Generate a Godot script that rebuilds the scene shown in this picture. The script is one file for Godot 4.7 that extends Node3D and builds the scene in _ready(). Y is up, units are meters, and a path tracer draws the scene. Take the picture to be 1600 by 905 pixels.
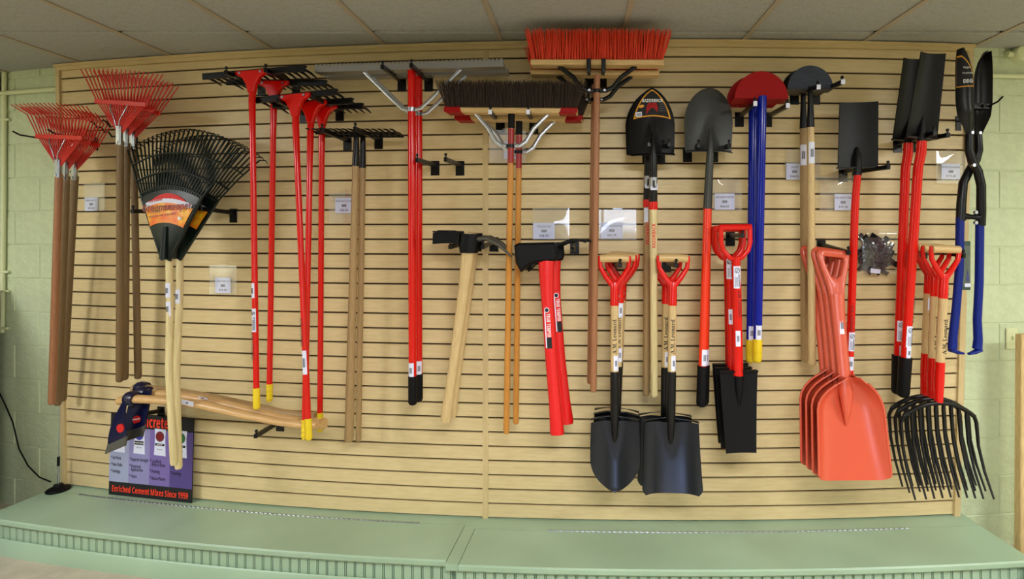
extends Node3D
# A shop's slatwall of garden tools above a low green riser. Metres, y up, floor at y = 0.
# The display wall bows gently; wz(x) is the z of its front face, wn(x) its outward normal.

func _ready():
	# ---- camera, sky, lamps, exposure
	var cam := Camera3D.new()
	cam.name = "camera"
	cam.projection = Camera3D.PROJECTION_FRUSTUM
	cam.near = 0.1
	cam.far = 60.0
	cam.size = 0.1 * 905.0 / 846.0
	cam.frustum_offset = Vector2(-105.0 / 846.0, -92.5 / 846.0) * 0.1
	cam.position = Vector3(0, 1.68, 0)
	add_child(cam)
	cam.current = true
	var env := Environment.new()
	var sky := Sky.new()
	var sm := ProceduralSkyMaterial.new()
	sm.sky_top_color = Color(0.62, 0.74, 0.95)
	sm.sky_horizon_color = Color(0.86, 0.91, 1.0)
	sm.ground_bottom_color = Color(0.45, 0.45, 0.45)
	sm.ground_horizon_color = Color(0.7, 0.72, 0.75)
	sm.sky_energy_multiplier = 2.4
	sm.ground_energy_multiplier = 1.2
	sky.sky_material = sm
	env.background_mode = Environment.BG_SKY
	env.sky = sky
	env.tonemap_mode = Environment.TONE_MAPPER_LINEAR
	env.tonemap_exposure = 1.56
	env.sdfgi_enabled = true
	env.ssao_enabled = true
	env.ssil_enabled = true
	var we := WorldEnvironment.new()
	we.environment = env
	add_child(we)
	materials()
	troffer(Vector3(-4.3, 2.64, -0.45), 7.6)
	troffer(Vector3(3.5, 2.64, -0.3), 6.6)
	troffer(Vector3(0.4, 2.64, 0.4), 7.6)
	troffer(Vector3(1.6, 2.64, 2.2), 0.8)
	# ---- the place, then the things
	room()
	block_wall()
	slatwall()
	riser()
	odds_and_ends()
	hooks()
	left_rakes()
	red_rakes()
	brooms()
	striking_tools()
	shovels()
	edgers_and_spades()
	scoops_and_forks()
	posthole_digger()
	grub_hoes()
	poster()
	price_signs()

# ---------------------------------------------------------------- helpers
var M := {}
var taken := {}

func wz(x: float) -> float:
	return -(2.748 + 0.0318 * (x - 0.55) * (x - 0.55))

func wn(x: float) -> Vector3:
	return Vector3(0.0636 * (x - 0.55), 0, 1).normalized()

func wall(x: float, y: float, d: float) -> Vector3:
	return Vector3(x, y, wz(x)) + wn(x) * d

# frame at a, its y running from b up to a, its z out of the wall
func fr(a: Vector3, b: Vector3, out := Vector3.ZERO) -> Transform3D:
	var y := (a - b).normalized()
	var n := wn(a.x) if out == Vector3.ZERO else out
	var x := y.cross(n).normalized()
	return Transform3D(Basis(x, y, x.cross(y)), a)

func wf(p: Vector3, lean := 0.0) -> Transform3D:
	return fr(p, p - Vector3(sin(lean), cos(lean), 0))

class MB:
	var st := SurfaceTool.new()
	func _init():
		st.begin(Mesh.PRIMITIVE_TRIANGLES)
	func sg(k: int):
		st.set_smooth_group(k)
	func tri(a: Vector3, b: Vector3, c: Vector3):
		if a.is_equal_approx(b) or b.is_equal_approx(c) or a.is_equal_approx(c):
			return
		st.add_vertex(a)
		st.add_vertex(c)
		st.add_vertex(b)
	func quad(a: Vector3, b: Vector3, c: Vector3, d: Vector3):
		tri(a, b, c)
		tri(a, c, d)
	# swept tube; r per point; flat = ratio of the second axis; up hints the first axis
	func tube(pts: Array, rads, n := 10, flat := 1.0, hint := Vector3.ZERO, cap0 := true, cap1 := true):
		var rings := []
		var m := pts.size()
		var dirs := []
		for i in m:
			var d: Vector3 = (pts[mini(i + 1, m - 1)] - pts[maxi(i - 1, 0)])
			dirs.append(d.normalized())
		var u: Vector3 = hint
		if u == Vector3.ZERO:
			u = Vector3(1, 0, 0) if absf(dirs[0].x) < 0.8 else Vector3(0, 0, 1)
		for i in m:
			var t: Vector3 = dirs[i]
			u = (u - t * u.dot(t)).normalized()
			var v := t.cross(u)
			var r: float = rads[i] if rads is Array else rads
			var ring := []
			for k in n:
				var a := TAU * k / n
				ring.append(pts[i] + u * cos(a) * r + v * sin(a) * r * flat)
			rings.append(ring)
		sg(1)
		for i in m - 1:
			for k in n:
				var k2 := (k + 1) % n
				quad(rings[i][k], rings[i][k2], rings[i + 1][k2], rings[i + 1][k])
		sg(-1)
		if cap0:
			for k in range(1, n - 1):
				tri(rings[0][0], rings[0][k + 1], rings[0][k])
		if cap1:
			for k in range(1, n - 1):
				tri(rings[m - 1][0], rings[m - 1][k], rings[m - 1][k + 1])
	# straight shaft along y with a rounded foot
	func shaft(y0: float, y1: float, r0: float, r1: float, round_end := true, n := 12, x := 0.0, z := 0.0):
		var s := signf(y1 - y0)
		var pts := [Vector3(x, y0, z)]
		var rr := [r0]
		var e := r1 * 0.7 if round_end else 0.0
		pts.append(Vector3(x, y1 - s * e, z))
		rr.append(r1)
		if round_end:
			pts.append(Vector3(x, y1 - s * e * 0.3, z))
			rr.append(r1 * 0.82)
			pts.append(Vector3(x, y1, z))
			rr.append(r1 * 0.45)
		tube(pts, rr, n)
	# chamfered box
	func box(c: Vector3, s: Vector3, b := 0.0, bas := Basis.IDENTITY):
		var h := s / 2.0
		b = minf(b, minf(h.x, minf(h.y, h.z)) * 0.9)
		sg(-1)
		var fc := []
		for ax in 3:
			for sgn in [-1.0, 1.0]:
				var a1 := (ax + 1) % 3
				var a2 := (ax + 2) % 3
				var q := []
				for e in [[-1, -1], [1, -1], [1, 1], [-1, 1]]:
					var v := Vector3.ZERO
					v[ax] = sgn * h[ax]
					v[a1] = e[0] * (h[a1] - b)
					v[a2] = e[1] * (h[a2] - b)
					q.append(c + bas * v)
				if sgn > 0:
					quad(q[0], q[1], q[2], q[3])
				else:
					quad(q[3], q[2], q[1], q[0])
		if b <= 0.0:
			return
		for ax in 3:
			var a1 := (ax + 1) % 3
			var a2 := (ax + 2) % 3
			for s1 in [-1.0, 1.0]:
				for s2 in [-1.0, 1.0]:
					var q := []
					for e in [-1.0, 1.0]:
						var v1 := Vector3.ZERO
						v1[ax] = e * (h[ax] - b)
						v1[a1] = s1 * h[a1]
						v1[a2] = s2 * (h[a2] - b)
						var v2 := v1
						v2[a1] = s1 * (h[a1] - b)
						v2[a2] = s2 * h[a2]
						q.append(c + bas * v1)
						q.append(c + bas * v2)
					if s1 * s2 > 0:
						quad(q[0], q[2], q[3], q[1])
					else:
						quad(q[1], q[3], q[2], q[0])
		for sx in [-1.0, 1.0]:
			for sy in [-1.0, 1.0]:
				for sz in [-1.0, 1.0]:
					var p1: Vector3 = c + bas * Vector3(sx * h.x, sy * (h.y - b), sz * (h.z - b))
					var p2: Vector3 = c + bas * Vector3(sx * (h.x - b), sy * h.y, sz * (h.z - b))
					var p3: Vector3 = c + bas * Vector3(sx * (h.x - b), sy * (h.y - b), sz * h.z)
					if sx * sy * sz > 0:
						tri(p1, p2, p3)
					else:
						tri(p1, p3, p2)
	# polygon in xy extruded from z0 to z1 with a small bevel on the front edge
	func prism(poly: Array, z0: float, z1: float, bev := 0.0, xf := Transform3D.IDENTITY):
		var pp := PackedVector2Array()
		for p in poly:
			pp.append(Vector2(p[0], p[1]) if p is Array else p)
		if Geometry2D.is_polygon_clockwise(pp):
			pp.reverse()
		var n := pp.size()
		var inner := pp
		if bev > 0.0:
			inner = PackedVector2Array()
			for i in n:
				var a := pp[(i + n - 1) % n]
				var b := pp[i]
				var c := pp[(i + 1) % n]
				var n1 := (b - a).normalized().orthogonal()
				var n2 := (c - b).normalized().orthogonal()
				inner.append(b + _inset(n1, n2, bev))
		var tr := Geometry2D.triangulate_polygon(pp)
		sg(-1)
		for i in range(0, tr.size(), 3):
			var q := [pp[tr[i]], pp[tr[i + 1]], pp[tr[i + 2]]]
			var r := [inner[tr[i]], inner[tr[i + 1]], inner[tr[i + 2]]]
			if (q[1] - q[0]).cross(q[2] - q[0]) < 0.0:
				q.reverse()
				r.reverse()
			tri(xf * Vector3(r[0].x, r[0].y, z1), xf * Vector3(r[1].x, r[1].y, z1), xf * Vector3(r[2].x, r[2].y, z1))
			tri(xf * Vector3(q[0].x, q[0].y, z0), xf * Vector3(q[2].x, q[2].y, z0), xf * Vector3(q[1].x, q[1].y, z0))
		for i in n:
			var j := (i + 1) % n
			var zb := z1 - bev
			quad(xf * Vector3(pp[i].x, pp[i].y, z0), xf * Vector3(pp[j].x, pp[j].y, z0), xf * Vector3(pp[j].x, pp[j].y, zb), xf * Vector3(pp[i].x, pp[i].y, zb))
			if bev > 0.0:
				quad(xf * Vector3(pp[i].x, pp[i].y, zb), xf * Vector3(pp[j].x, pp[j].y, zb), xf * Vector3(inner[j].x, inner[j].y, z1), xf * Vector3(inner[i].x, inner[i].y, z1))
	func _inset(n1: Vector2, n2: Vector2, b: float) -> Vector2:
		var s := n1 + n2
		var l := s.length()
		if l < 0.2:
			return Vector2.ZERO
		return -s / l * b / maxf(0.5, l / 2.0)
	# thick curved sheet; f(u, v) for u, v in 0..1
	func sheet(nu: int, nv: int, f: Callable, th: float):
		var g := []
		for i in nu + 1:
			var col := []
			for j in nv + 1:
				col.append(f.call(float(i) / nu, float(j) / nv))
			g.append(col)
		var bk := []
		for i in nu + 1:
			var col := []
			for j in nv + 1:
				var du: Vector3 = g[mini(i + 1, nu)][j] - g[maxi(i - 1, 0)][j]
				var dv: Vector3 = g[i][mini(j + 1, nv)] - g[i][maxi(j - 1, 0)]
				var nn := du.cross(dv)
				nn = nn.normalized() if nn.length() > 1e-9 else Vector3(0, 0, 1)
				col.append(g[i][j] - nn * th)
			bk.append(col)
		for i in nu:
			for j in nv:
				sg(1)
				quad(g[i][j], g[i + 1][j], g[i + 1][j + 1], g[i][j + 1])
				sg(2)
				quad(bk[i][j], bk[i][j + 1], bk[i + 1][j + 1], bk[i + 1][j])
		sg(-1)
		for i in nu:
			quad(g[i + 1][0], g[i][0], bk[i][0], bk[i + 1][0])
			quad(g[i][nv], g[i + 1][nv], bk[i + 1][nv], bk[i][nv])
		for j in nv:
			quad(g[0][j], g[0][j + 1], bk[0][j + 1], bk[0][j])
			quad(g[nu][j + 1], g[nu][j], bk[nu][j], bk[nu][j + 1])
	# part of a cylinder round the y axis, angle 0 towards +z
	func patch(r: float, y0: float, y1: float, a0: float, a1: float, th := 0.0006, n := 5):
		sheet(n, 1, func(u, v): return Vector3(sin(lerpf(a0, a1, u)) * (r + th), lerpf(y0, y1, v), cos(lerpf(a0, a1, u)) * (r + th)), th * 0.9)
	func ball(c: Vector3, r: float, n := 8):
		var pts := []
		var rr := []
		for i in n + 1:
			var a := PI * i / n
			pts.append(c + Vector3(0, -cos(a) * r, 0))
			rr.append(maxf(sin(a) * r, r * 0.02))
		tube(pts, rr, n + 2)
	# profile [[radius, y], ...] turned round the y axis
	func lathe(prof: Array, n := 20):
		var pts := []
		var rr := []
		for p in prof:
			pts.append(Vector3(0, p[1], 0))
			rr.append(p[0])
		var rings := []
		for i in pts.size():
			var ring := []
			for k in n:
				var a := TAU * k / n
				ring.append(Vector3(sin(a) * rr[i], pts[i].y, cos(a) * rr[i]))
			rings.append(ring)
		for i in pts.size() - 1:
			sg(10 + i)
			for k in n:
				var k2 := (k + 1) % n
				quad(rings[i][k], rings[i][k2], rings[i + 1][k2], rings[i + 1][k])

func obj(called: String, mb: MB, m, parent: Node3D, label := "") -> MeshInstance3D:
	mb.st.generate_normals()
	var o := MeshInstance3D.new()
	o.mesh = mb.st.commit()
	o.name = called
	o.material_override = M[m] if m is String else m
	if label != "":
		o.set_meta("label", label)
	parent.add_child(o, true)
	return o

func part_mesh(called: String, mesh: Mesh, m, parent: Node3D, xf := Transform3D.IDENTITY) -> MeshInstance3D:
	var o := MeshInstance3D.new()
	o.mesh = mesh
	o.name = called
	o.material_override = M[m] if m is String else m
	o.transform = xf
	parent.add_child(o, true)
	return o

func numbered(called: String) -> String:
	if not taken.has(called):
		taken[called] = 0
		return called
	taken[called] += 1
	return "%s_%03d" % [called, taken[called]]

func thing(called: String, label: String, category: String, xf := Transform3D.IDENTITY, group := "", kind := "") -> Node3D:
	var o := Node3D.new()
	o.name = numbered(called)
	o.transform = xf
	o.set_meta("label", label)
	if kind == "":
		o.set_meta("category", category)
	else:
		o.set_meta("kind", kind)
	if group != "":
		o.set_meta("group", group)
	add_child(o)
	return o

func structure(called: String, label: String) -> Node3D:
	var o := Node3D.new()
	o.name = called
	o.set_meta("kind", "structure")
	o.set_meta("label", label)
	add_child(o)
	return o

var fonts := {}
func text(parent: Node3D, s: String, h: float, m, xf: Transform3D, bold := false, serif := false, squeeze := 1.0, from_left := false) -> MeshInstance3D:
	var key := str(bold) + str(serif)
	if not fonts.has(key):
		var f := SystemFont.new()
		f.font_names = PackedStringArray(["Droid Serif" if serif else "Droid Sans"])
		f.font_weight = 700 if bold else 400
		fonts[key] = f
	var t := TextMesh.new()
	t.font = fonts[key]
	t.font_size = 32
	t.pixel_size = h / 23.0
	t.depth = 0.0004
	t.curve_step = 2.0 if h > 0.02 else 6.0
	t.text = s
	t.horizontal_alignment = HORIZONTAL_ALIGNMENT_LEFT if from_left else HORIZONTAL_ALIGNMENT_CENTER
	t.vertical_alignment = VERTICAL_ALIGNMENT_CENTER
	return part_mesh("lettering", t, m, parent, xf * Transform3D(Basis.from_scale(Vector3(squeeze, 1, 1)), Vector3.ZERO))

func at(x: float, y: float, z: float, turn := 0.0) -> Transform3D:
	return Transform3D(Basis(Vector3(0, 0, 1), turn), Vector3(x, y, z))

# white price sticker wrapped on a round shaft, with its barcode
func sticker(parent: Node3D, r: float, y: float, h: float, ang := 0.0, half := 0.7, x := 0.0, code := true):
	var holder := MB.new()
	holder.patch(r, y - h / 2, y + h / 2, ang - half, ang + half)
	var s := obj("price_sticker", holder, "paper", parent)
	s.position.x = x
	if code:
		var b := MB.new()
		for i in 4:
			var a := ang - half * 0.45 + half * 0.24 * i
			b.patch(r + 0.0006, y - h * 0.2, y + h * 0.18, a, a + half * 0.13, 0.0004, 1)
		obj("barcode", b, "ink", s)
	return s

# ---------------------------------------------------------------- materials
func mat(called: String, c: Color, rough := 0.6, metal := 0.0, spec := 0.5) -> StandardMaterial3D:
	var m := StandardMaterial3D.new()
	m.resource_name = called
	m.albedo_color = c
	m.roughness = rough
	m.metallic = metal
	m.metallic_specular = spec
	M[called] = m
	return m

func noise_tex(freq: float, lo: Color, hi: Color, seed_ := 1, oct := 4, size := 512, type := FastNoiseLite.TYPE_SIMPLEX_SMOOTH) -> NoiseTexture2D:
	var n := FastNoiseLite.new()
	n.seed = seed_
	n.noise_type = type
	n.frequency = freq
	n.fractal_octaves = oct
	var t := NoiseTexture2D.new()
	t.width = size
	t.height = size
	t.seamless = true
	t.noise = n
	var g := Gradient.new()
	g.set_color(0, lo)
	g.set_color(1, hi)
	t.color_ramp = g
	return t

func tex(m: StandardMaterial3D, t: Texture2D, scale: Vector3):
	m.albedo_texture = t
	m.uv1_triplanar = true
	m.uv1_scale = scale

func bump(m: StandardMaterial3D, freq: float, depth: float, scale: Vector3, seed_ := 5, oct := 3):
	var t := noise_tex(freq, Color.BLACK, Color.WHITE, seed_, oct, 256)
	t.as_normal_map = true
	t.bump_strength = depth
	t.color_ramp = null
	m.normal_enabled = true
	m.normal_texture = t
	m.uv1_triplanar = true
	m.uv1_scale = scale

func w(v: float) -> Color:
	return Color(v, v, v)

func materials():
	var grain := noise_tex(0.012, Color(0.93, 0.915, 0.885), Color(1, 1, 1), 3, 5)
	var streak := noise_tex(0.03, Color(0.84, 0.81, 0.77), Color(1, 1, 1), 8, 5)
	tex(mat("maple", Color(0.865, 0.78, 0.59), 0.42), grain, Vector3(1.1, 7.0, 7.0))
	tex(mat("maple_trim", Color(0.84, 0.75, 0.55), 0.42), grain, Vector3(1.0, 6.0, 6.0))
	tex(mat("maple_upright", Color(0.82, 0.73, 0.54), 0.42), grain, Vector3(6.0, 1.0, 6.0))
	mat("core_board", Color(0.25, 0.18, 0.12), 0.9)
	var bp := mat("block_paint", Color(0.78, 0.82, 0.67), 0.55)
	tex(bp, noise_tex(0.02, Color(0.94, 0.94, 0.93), Color(1, 1, 1), 4, 4, 256), Vector3(1.5, 1.5, 1.5))
	bump(bp, 0.05, 1.5, Vector3(3, 3, 3))
	mat("pipe_paint", Color(0.82, 0.84, 0.66), 0.45)
	var gp := mat("green_paint", Color(0.64, 0.74, 0.63), 0.4)
	tex(gp, noise_tex(0.008, Color(0.9, 0.9, 0.88), Color(1, 1, 1), 6, 4, 256), Vector3(0.7, 0.7, 0.7))
	var ct := mat("ceiling_tile", Color(0.69, 0.7, 0.68), 0.95)
	tex(ct, tile_texture(), Vector3(2.2, 2.2, 2.2))
	mat("tee_bar", Color(0.66, 0.61, 0.52), 0.6)
	var fl := mat("concrete", Color(0.76, 0.72, 0.64), 0.75)
	tex(fl, noise_tex(0.02, Color(0.88, 0.87, 0.86), Color(1, 1, 1), 9, 5), Vector3(0.8, 0.8, 0.8))
	mat("plaster", Color(0.82, 0.81, 0.68), 0.8)
	mat("room_ceiling", Color(0.86, 0.83, 0.78), 0.95)
	mat("black_steel", Color(0.035, 0.035, 0.04), 0.33, 0.0, 0.4)
	mat("black_matt", Color(0.035, 0.035, 0.045), 0.55, 0.0, 0.3)
	var be := mat("blade_black", Color(0.045, 0.045, 0.055), 0.4, 0.0, 0.35)
	bump(be, 0.12, 0.6, Vector3(6, 6, 6))
	var bg := mat("blade_gloss", Color(0.2, 0.21, 0.245), 0.27, 0.85)
	bump(bg, 0.15, 0.5, Vector3(8, 8, 8))
	var bgr := mat("blade_grey", Color(0.26, 0.265, 0.255), 0.4, 0.4)
	tex(bgr, noise_tex(0.06, Color(0.8, 0.8, 0.8), Color(1, 1, 1), 11, 4, 256), Vector3(5, 5, 5))
	mat("red_gloss", Color(0.83, 0.07, 0.035), 0.2, 0.0, 0.45)
	mat("red_orange", Color(0.9, 0.2, 0.06), 0.28)
	mat("red_paint", Color(0.57, 0.035, 0.04), 0.5, 0.0, 0.3)
	mat("rake_red", Color(0.8, 0.15, 0.1), 0.3)
	mat("brick_red", Color(0.6, 0.06, 0.06), 0.35)
	mat("axe_red", Color(0.87, 0.07, 0.08), 0.35)
	mat("scoop_orange", Color(0.8, 0.31, 0.2), 0.34, 0.0, 0.6)
	mat("yellow_grip", Color(0.9, 0.78, 0.1), 0.5)
	mat("black_grip", Color(0.035, 0.035, 0.04), 0.6, 0.0, 0.3)
	mat("blue_gloss", Color(0.015, 0.1, 0.56), 0.18, 0.0, 0.4)
	mat("blue_dark", Color(0.035, 0.05, 0.2), 0.28)
	mat("blue_vinyl", Color(0.015, 0.12, 0.47), 0.4, 0.0, 0.35)
	mat("green_plastic", Color(0.035, 0.085, 0.072), 0.34, 0.0, 0.4)
	tex(mat("wood_brown", Color(0.5, 0.4, 0.26), 0.5), streak, Vector3(9, 0.7, 9))
	tex(mat("wood_reddish", Color(0.66, 0.45, 0.31), 0.45), streak, Vector3(9, 0.7, 9))
	tex(mat("wood_orange", Color(0.83, 0.57, 0.24), 0.3), streak, Vector3(9, 0.7, 9))
	tex(mat("wood_tan", Color(0.7, 0.58, 0.4), 0.45), streak, Vector3(9, 0.7, 9))
	tex(mat("wood_pale", Color(0.86, 0.75, 0.54), 0.42), streak, Vector3(9, 0.7, 9))
	tex(mat("wood_pale_cross", Color(0.86, 0.73, 0.5), 0.45), streak, Vector3(0.7, 9, 9))
	tex(mat("wood_cream", Color(0.91, 0.85, 0.64), 0.4), streak, Vector3(6, 0.4, 6))
	tex(mat("wood_hoe", Color(0.87, 0.71, 0.48), 0.35), streak, Vector3(0.7, 9, 9))
	tex(mat("wood_post", Color(0.88, 0.77, 0.54), 0.5), streak, Vector3(6, 0.6, 6))
	mat("chrome", Color(0.7, 0.72, 0.76), 0.22, 1.0)
	mat("aluminium", Color(0.78, 0.8, 0.85), 0.3, 0.9)
	mat("mill_finish", Color(0.72, 0.73, 0.77), 0.3, 1.0)
	mat("zinc", Color(0.66, 0.67, 0.7), 0.35, 0.9)
	mat("bare_steel", Color(0.36, 0.35, 0.32), 0.5, 0.6)
	mat("paper", Color(0.86, 0.87, 0.95), 0.6)
	mat("card", Color(0.82, 0.84, 0.96), 0.6)
	mat("ink", Color(0.05, 0.05, 0.06), 0.7)
	mat("grey_ink", Color(0.35, 0.35, 0.4), 0.7)
	mat("red_ink", Color(0.8, 0.08, 0.05), 0.6)
	mat("orange_ink", Color(0.95, 0.23, 0.1), 0.6)
	mat("white_ink", Color(0.9, 0.9, 0.9), 0.6)
	mat("bristle_orange", Color(0.9, 0.25, 0.12), 0.5)
	mat("bristle_brown", Color(0.22, 0.16, 0.12), 0.7)
	mat("dark_bin", Color(0.05, 0.06, 0.12), 0.5)
	mat("cabinet_grey", Color(0.1, 0.11, 0.1), 0.6)
	var gl := mat("acrylic", Color(1, 1, 1, 0.04), 0.02)
	gl.transparency = BaseMaterial3D.TRANSPARENCY_ALPHA
	var film := mat("clear_film", Color(1, 1, 1, 0.02), 0.06)
	film.transparency = BaseMaterial3D.TRANSPARENCY_ALPHA
	var glow := mat("diffuser", Color(0.95, 0.95, 0.92), 0.6)
	glow.emission_enabled = true
	glow.emission = Color(1.0, 0.96, 0.88)
	glow.emission_energy_multiplier = 3.0
	mat("label_gold", Color(0.86, 0.6, 0.12), 0.5)
	tex(mat("edger_grey", Color(0.22, 0.25, 0.31), 0.5, 0.2), noise_tex(0.03, Color(0.6, 0.62, 0.66), Color(1, 1, 1), 17, 5, 256), Vector3(1.2, 9, 9))
	mat("clip_grey", Color(0.09, 0.09, 0.14), 0.3)
	mat("packet_green", Color(0.2, 0.28, 0.22), 0.5)
	mat("print_lilac", Color(0.62, 0.64, 0.76), 0.4)
	mat("print_mauve", Color(0.55, 0.53, 0.72), 0.4)
	mat("print_violet", Color(0.47, 0.4, 0.66), 0.4)
	mat("print_purple", Color(0.32, 0.25, 0.52), 0.4)
	mat("print_orange", Color(0.83, 0.36, 0.1), 0.4)
	mat("print_blue", Color(0.22, 0.22, 0.7), 0.4)
	mat("print_maroon", Color(0.48, 0.08, 0.12), 0.4)
	mat("print_green", Color(0.12, 0.42, 0.2), 0.4)
	mat("white_metal", Color(0.85, 0.85, 0.83), 0.5)

# mineral-fibre tile: pale, with scattered pin holes and fissures
func tile_texture() -> ImageTexture:
	var im := Image.create(512, 512, false, Image.FORMAT_RGBA8)
	var n := FastNoiseLite.new()
	n.seed = 21
	n.frequency = 0.02
	for y in 512:
		for x in 512:
			var v := 0.95 + 0.04 * n.get_noise_2d(x, y)
			im.set_pixel(x, y, Color(v, v * 0.99, v * 0.97))
	var rng := RandomNumberGenerator.new()
	rng.seed = 77
	for i in 2600:
		var s := rng.randi_range(1, 3)
		var v := rng.randf_range(0.55, 0.8)
		im.fill_rect(Rect2i(rng.randi_range(0, 508), rng.randi_range(0, 508), s, rng.randi_range(1, 3)), Color(v, v * 0.95, v * 0.86))
	return ImageTexture.create_from_image(im)

# ---------------------------------------------------------------- the setting
func troffer(p: Vector3, energy: float):
	var t := thing("ceiling_light", "recessed fluorescent ceiling light with white diffuser over the shop floor", "light", Transform3D(Basis.IDENTITY, p), "fluorescent ceiling lights")
	var f := MB.new()
	for s in [-1.0, 1.0]:
		f.box(Vector3(s * 0.6, 0.0, 0), Vector3(0.03, 0.02, 0.62), 0.002)
		f.box(Vector3(0, 0.0, s * 0.3), Vector3(1.2, 0.02, 0.03), 0.002)
	obj("frame", f, "white_metal", t)
	var d := MB.new()
	d.box(Vector3(0, 0.002, 0), Vector3(1.17, 0.006, 0.57))
	obj("diffuser", d, "diffuser", t)
	var l := AreaLight3D.new()
	l.name = "lamp_light"
	l.area_size = Vector2(1.15, 0.55)
	l.light_energy = energy
	l.light_color = Color(0.98, 0.99, 1.0)
	l.area_range = 20.0
	l.area_attenuation = 2.0
	l.shadow_enabled = true
	l.rotation_degrees.x = -90
	l.position = p + Vector3(0, -0.015, 0)
	add_child(l)

func slab(called: String, label: String, c: Vector3, s: Vector3, m):
	var o := structure(called, label)
	var b := MB.new()
	b.box(c, s)
	obj("surface", b, m, o)
	return o

func room():
	slab("floor", "beige concrete shop floor in front of the green riser", Vector3(-0.3, -0.05, -0.1), Vector3(10.4, 0.1, 8.0), "concrete")
	slab("wall_left", "plain painted side wall beyond the rakes", Vector3(-5.5, 1.32, -0.1), Vector3(0.1, 2.9, 8.0), "plaster")
	slab("wall_right", "plain painted side wall beyond the posthole digger", Vector3(4.9, 1.32, -0.1), Vector3(0.1, 2.9, 8.0), "plaster")
	# front wall of the shop with a daylight window, facing the tools
	var f := structure("wall_front", "painted wall facing the tool display, with a shop window")
	var b := MB.new()
	var wx0 := -0.8
	var wx1 := 1.0
	var wy0 := 1.05
	var wy1 := 2.15
	b.box(Vector3((-5.5 + wx0) / 2, 1.32, 3.8), Vector3(wx0 + 5.5, 2.9, 0.12))
	b.box(Vector3((4.9 + wx1) / 2, 1.32, 3.8), Vector3(4.9 - wx1, 2.9, 0.12))
	b.box(Vector3((wx0 + wx1) / 2, wy0 / 2 - 0.05, 3.8), Vector3(wx1 - wx0, wy0 + 0.1, 0.12))
	b.box(Vector3((wx0 + wx1) / 2, (wy1 + 2.77) / 2, 3.8), Vector3(wx1 - wx0, 2.77 - wy1, 0.12))
	obj("surface", b, "plaster", f)
	var win := structure("window_1", "shop window with white frame facing the tool display")
	var wf_ := MB.new()
	for x in [wx0 + 0.02, (wx0 + wx1) / 2, wx1 - 0.02]:
		wf_.box(Vector3(x, (wy0 + wy1) / 2, 3.8), Vector3(0.05, wy1 - wy0, 0.06), 0.004)
	for y in [wy0 + 0.02, wy1 - 0.02]:
		wf_.box(Vector3((wx0 + wx1) / 2, y, 3.8), Vector3(wx1 - wx0, 0.05, 0.06), 0.004)
	obj("window_frame", wf_, "white_metal", win)
	for k in 2:
		var g := MB.new()
		g.box(Vector3(lerpf(wx0, wx1, 0.25 + 0.5 * k), (wy0 + wy1) / 2, 3.81), Vector3((wx1 - wx0) / 2 - 0.05, wy1 - wy0 - 0.05, 0.005))
		obj("pane", g, "acrylic", win)
	# ceiling: lay-in tiles on tee bars
	var c := structure("ceiling", "suspended ceiling of speckled mineral tiles in a tee-bar grid")
	var cb := MB.new()
	cb.box(Vector3(-0.3, 2.72, -0.1), Vector3(10.4, 0.1, 8.0))
	obj("deck", cb, "room_ceiling", c)
	for k in range(-6, 4):
		var x0 := 0.22 + 0.62 * k
		for j in 2:
			var z0 := -4.0 + 1.36 * j + (0.0 if j == 0 else 0.0)
			var t := MB.new()
			t.box(Vector3(x0 + 0.31, 2.659, z0 + 0.67), Vector3(0.605, 0.016, 1.33), 0.003)
			obj("ceiling_tile", t, "ceiling_tile", c)
		var tb := MB.new()
		tb.box(Vector3(x0, 2.648, -2.65), Vector3(0.026, 0.006, 2.75), 0.001)
		obj("tee_bar", tb, "tee_bar", c)
	var rest := MB.new()
	rest.box(Vector3(-0.3, 2.66, 1.3), Vector3(10.4, 0.02, 5.1))
	obj("rear_tiles", rest, "ceiling_tile", c)

func block_wall():
	var o := structure("wall_back", "pale yellow-green painted concrete block wall behind the slatwall")
	# plain backing, slightly behind the blocks' faces (the mortar plane)
	var b := MB.new()
	b.sheet(40, 1, func(u, v): return wall(lerpf(-5.6, 4.9, u), lerpf(-0.05, 2.7, v), -0.053), 0.1)
	obj("mortar", b, "block_paint", o)
	var rng := RandomNumberGenerator.new()
	rng.seed = 5
	for r in range(-9, 5):
		var yc := 1.795 + 0.2035 * (r + 0.5)
		for side in 2:
			var xs := -3.25 if side == 0 else 2.245
			for k in ([-2, -1, 0, 1] if side == 0 else [-1, 0, 1]):
				var x: float = xs + 0.406 * (k + 0.5) + (0.203 if r % 2 != 0 else 0.0)
				if yc > 2.62 and false:
					continue
				var h := minf(0.1975, 0.1975)
				if yc + h / 2 > 2.655:
					h = (2.655 - (yc - h / 2))
				if h < 0.03:
					continue
				var m := MB.new()
				m.box(Vector3.ZERO, Vector3(0.4, h, 0.02), 0.003)
				var bl := obj("block", m, "block_paint", o)
				bl.transform = Transform3D(fr(wall(x, 1, 0), wall(x, 0, 0)).basis, wall(x, yc if h > 0.19 else 2.655 - h / 2, -0.0595 + rng.randf_range(-0.0008, 0.0008)))

# slat heights: 31 courses below a cut one
func slat_edges() -> Array:
	var e := [2.612, 2.562]
	for i in 31:
		e.append(e[-1] - (0.0774 if i < 21 else 0.0734))
	return e

func xl(y: float) -> float:
	return lerpf(-3.03, -2.985, clampf((2.6 - y) / 2.4, 0, 1))

func xr(y: float) -> float:
	return lerpf(2.03, 1.955, clampf((2.6 - y) / 2.4, 0, 1))

const XJ := -0.482

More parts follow.
